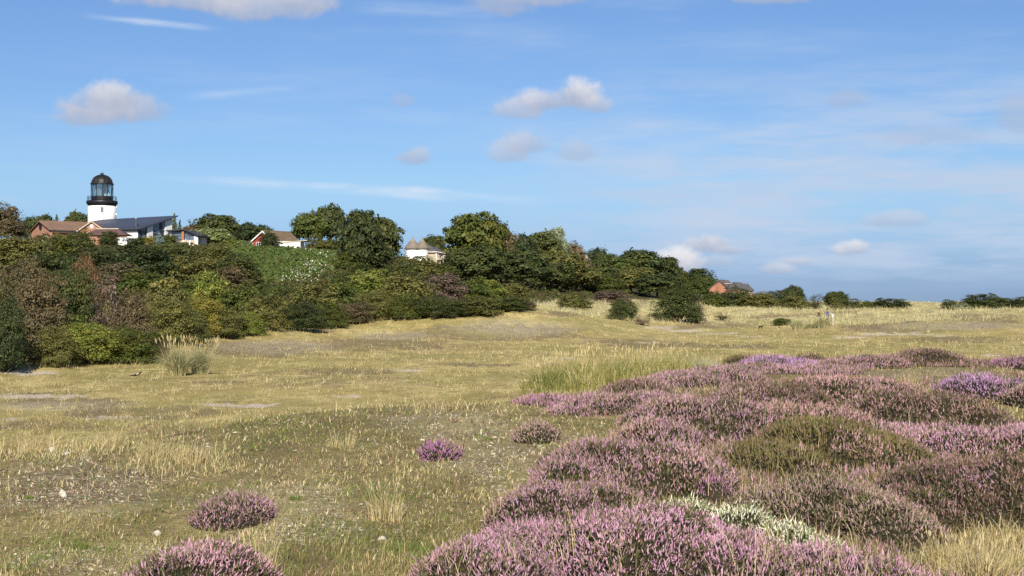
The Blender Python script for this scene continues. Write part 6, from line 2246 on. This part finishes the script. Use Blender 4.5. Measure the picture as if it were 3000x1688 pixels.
person(2402, 80.5, 1.60, math.radians(195), DARKTOP, PINKTR, HAIR_FAIR, 'walker with fair hair in dark top and pale trousers, left of the pair', lean=.55)
person(2425, 80.0, 1.78, math.radians(170), BLUETOP, NAVYTR, HAIR_DARK, 'taller dark haired walker in a bright blue top', lean=.1)

FUR_BLACK = plain('black_fur', (.018, .016, .016), .8, .2, 14)
FUR_BROWN = plain('brown_fur', (.26, .11, .05), .85, .2, 14)
FUR_WHITE = plain('white_fur', (.66, .58, .48), .85, .1, 14)


def dog(px, d, s, rz, mats, pickm, label):
    g = G(px, d)
    root = empty('dog', g, rz)
    V, E, Rr = [], [], []

    def add(p, r, par=None):
        V.append(tuple(c * s for c in p))
        Rr.append(r * s)
        if par is not None:
            E.append((par, len(V) - 1))
        return len(V) - 1
    ch = add((.16, 0, .40), .125)
    be = add((-.08, 0, .42), .105, ch)
    ru = add((-.30, 0, .44), .10, be)
    nk = add((.32, 0, .53), .075, ch)
    hd = add((.42, 0, .62), .075, nk)
    mz = add((.52, 0, .59), .042, hd)
    add((.58, 0, .58), .030, mz)
    for sd in (-1, 1):
        add((.39, sd * .075, .69), .022, hd)
        el = add((.16, sd * .085, .28), .045, ch)
        wr = add((.18, sd * .085, .13), .026, el)
        pw = add((.18, sd * .085, .03), .026, wr)
        add((.22, sd * .085, .02), .022, pw)
        kn = add((-.24, sd * .09, .27), .055, ru)
        hk = add((-.37, sd * .09, .16), .026, kn)
        p2 = add((-.34, sd * .09, .03), .025, hk)
        add((-.29, sd * .09, .02), .022, p2)
    t1 = add((-.44, 0, .50), .028, ru)
    add((-.56, 0, .62), .016, t1)
    b = skinned('body', V, E, Rr, mats, lambda c: pickm(c / s), root, sub=1)
    for sd in (-1, 1):
        MB().lathe([(.004 * s, -.01 * s), (.012 * s, 0), (.004 * s, .01 * s)], 8).build('eye', SHOE, root, loc=(.475 * s, sd * .045 * s, .645 * s))
    MB().lathe([(.008 * s, -.012 * s), (.018 * s, 0), (.008 * s, .012 * s)], 8).build('nose', SHOE, root, loc=(.605 * s, 0, .585 * s))
    tag(root, label, 'dog', 'dogs running on the dunes')


dog(2229, 76, .62, math.radians(20), [FUR_BLACK], lambda c: 0, 'black dog standing on the grass left of the brown one')
dog(2283, 75, .52, math.radians(232), [FUR_BROWN, FUR_WHITE], lambda c: 1 if (c.x > .2 and c.z > .5 and abs(c.y) < .035) or (c.x > .05 and c.z < .3 and c.x < .26) else 0, 'small brown and white dog facing the camera')


def bird(px, py):
    d = dfor(px, py)
    g = G(px, d)
    root = empty('bird', g, math.radians(12))
    V = [(0, 0, .13), (.07, 0, .17), (.11, 0, .215), (.125, 0, .245), (-.09, 0, .115), (-.2, 0, .10), (-.34, 0, .09)]
    E = [(0, 1), (1, 2), (2, 3), (0, 4), (4, 5), (5, 6)]
    Rr = [.055, .046, .030, .030, .045, .020, .012]
    skinned('body', V, E, Rr, [FUR_BLACK, FUR_WHITE], lambda c: 1 if (c.z < .12 and c.x > -.06) or (abs(c.y) > .04 and c.x < .05) else 0, root, sub=2)
    MB().tube([(.15, 0, .245), (.195, 0, .238)], [.010, .002], 6).build('beak', SHOE, root)
    for sd in (-1, 1):
        MB().tube([(.0, sd * .025, .09), (.01, sd * .025, .04), (0, sd * .025, -.01)], .006, 5).build('leg', SHOE, root)
        MB().poly([(.06, sd * .052, .165), (-.16, sd * .035, .12), (-.12, sd * .045, .085), (.04, sd * .06, .11), (.06, sd * .060, .165), (-.16, sd * .043, .12), (-.12, sd * .053, .085), (.04, sd * .068, .11)],
                  [(0, 1, 2, 3), (7, 6, 5, 4), (0, 4, 5, 1), (1, 5, 6, 2), (2, 6, 7, 3), (3, 7, 4, 0)]).build('wing', FUR_BLACK, root)
    tag(root, 'black and white bird standing on the grass left of the marram tussock', 'bird')


bird(403, 1108)
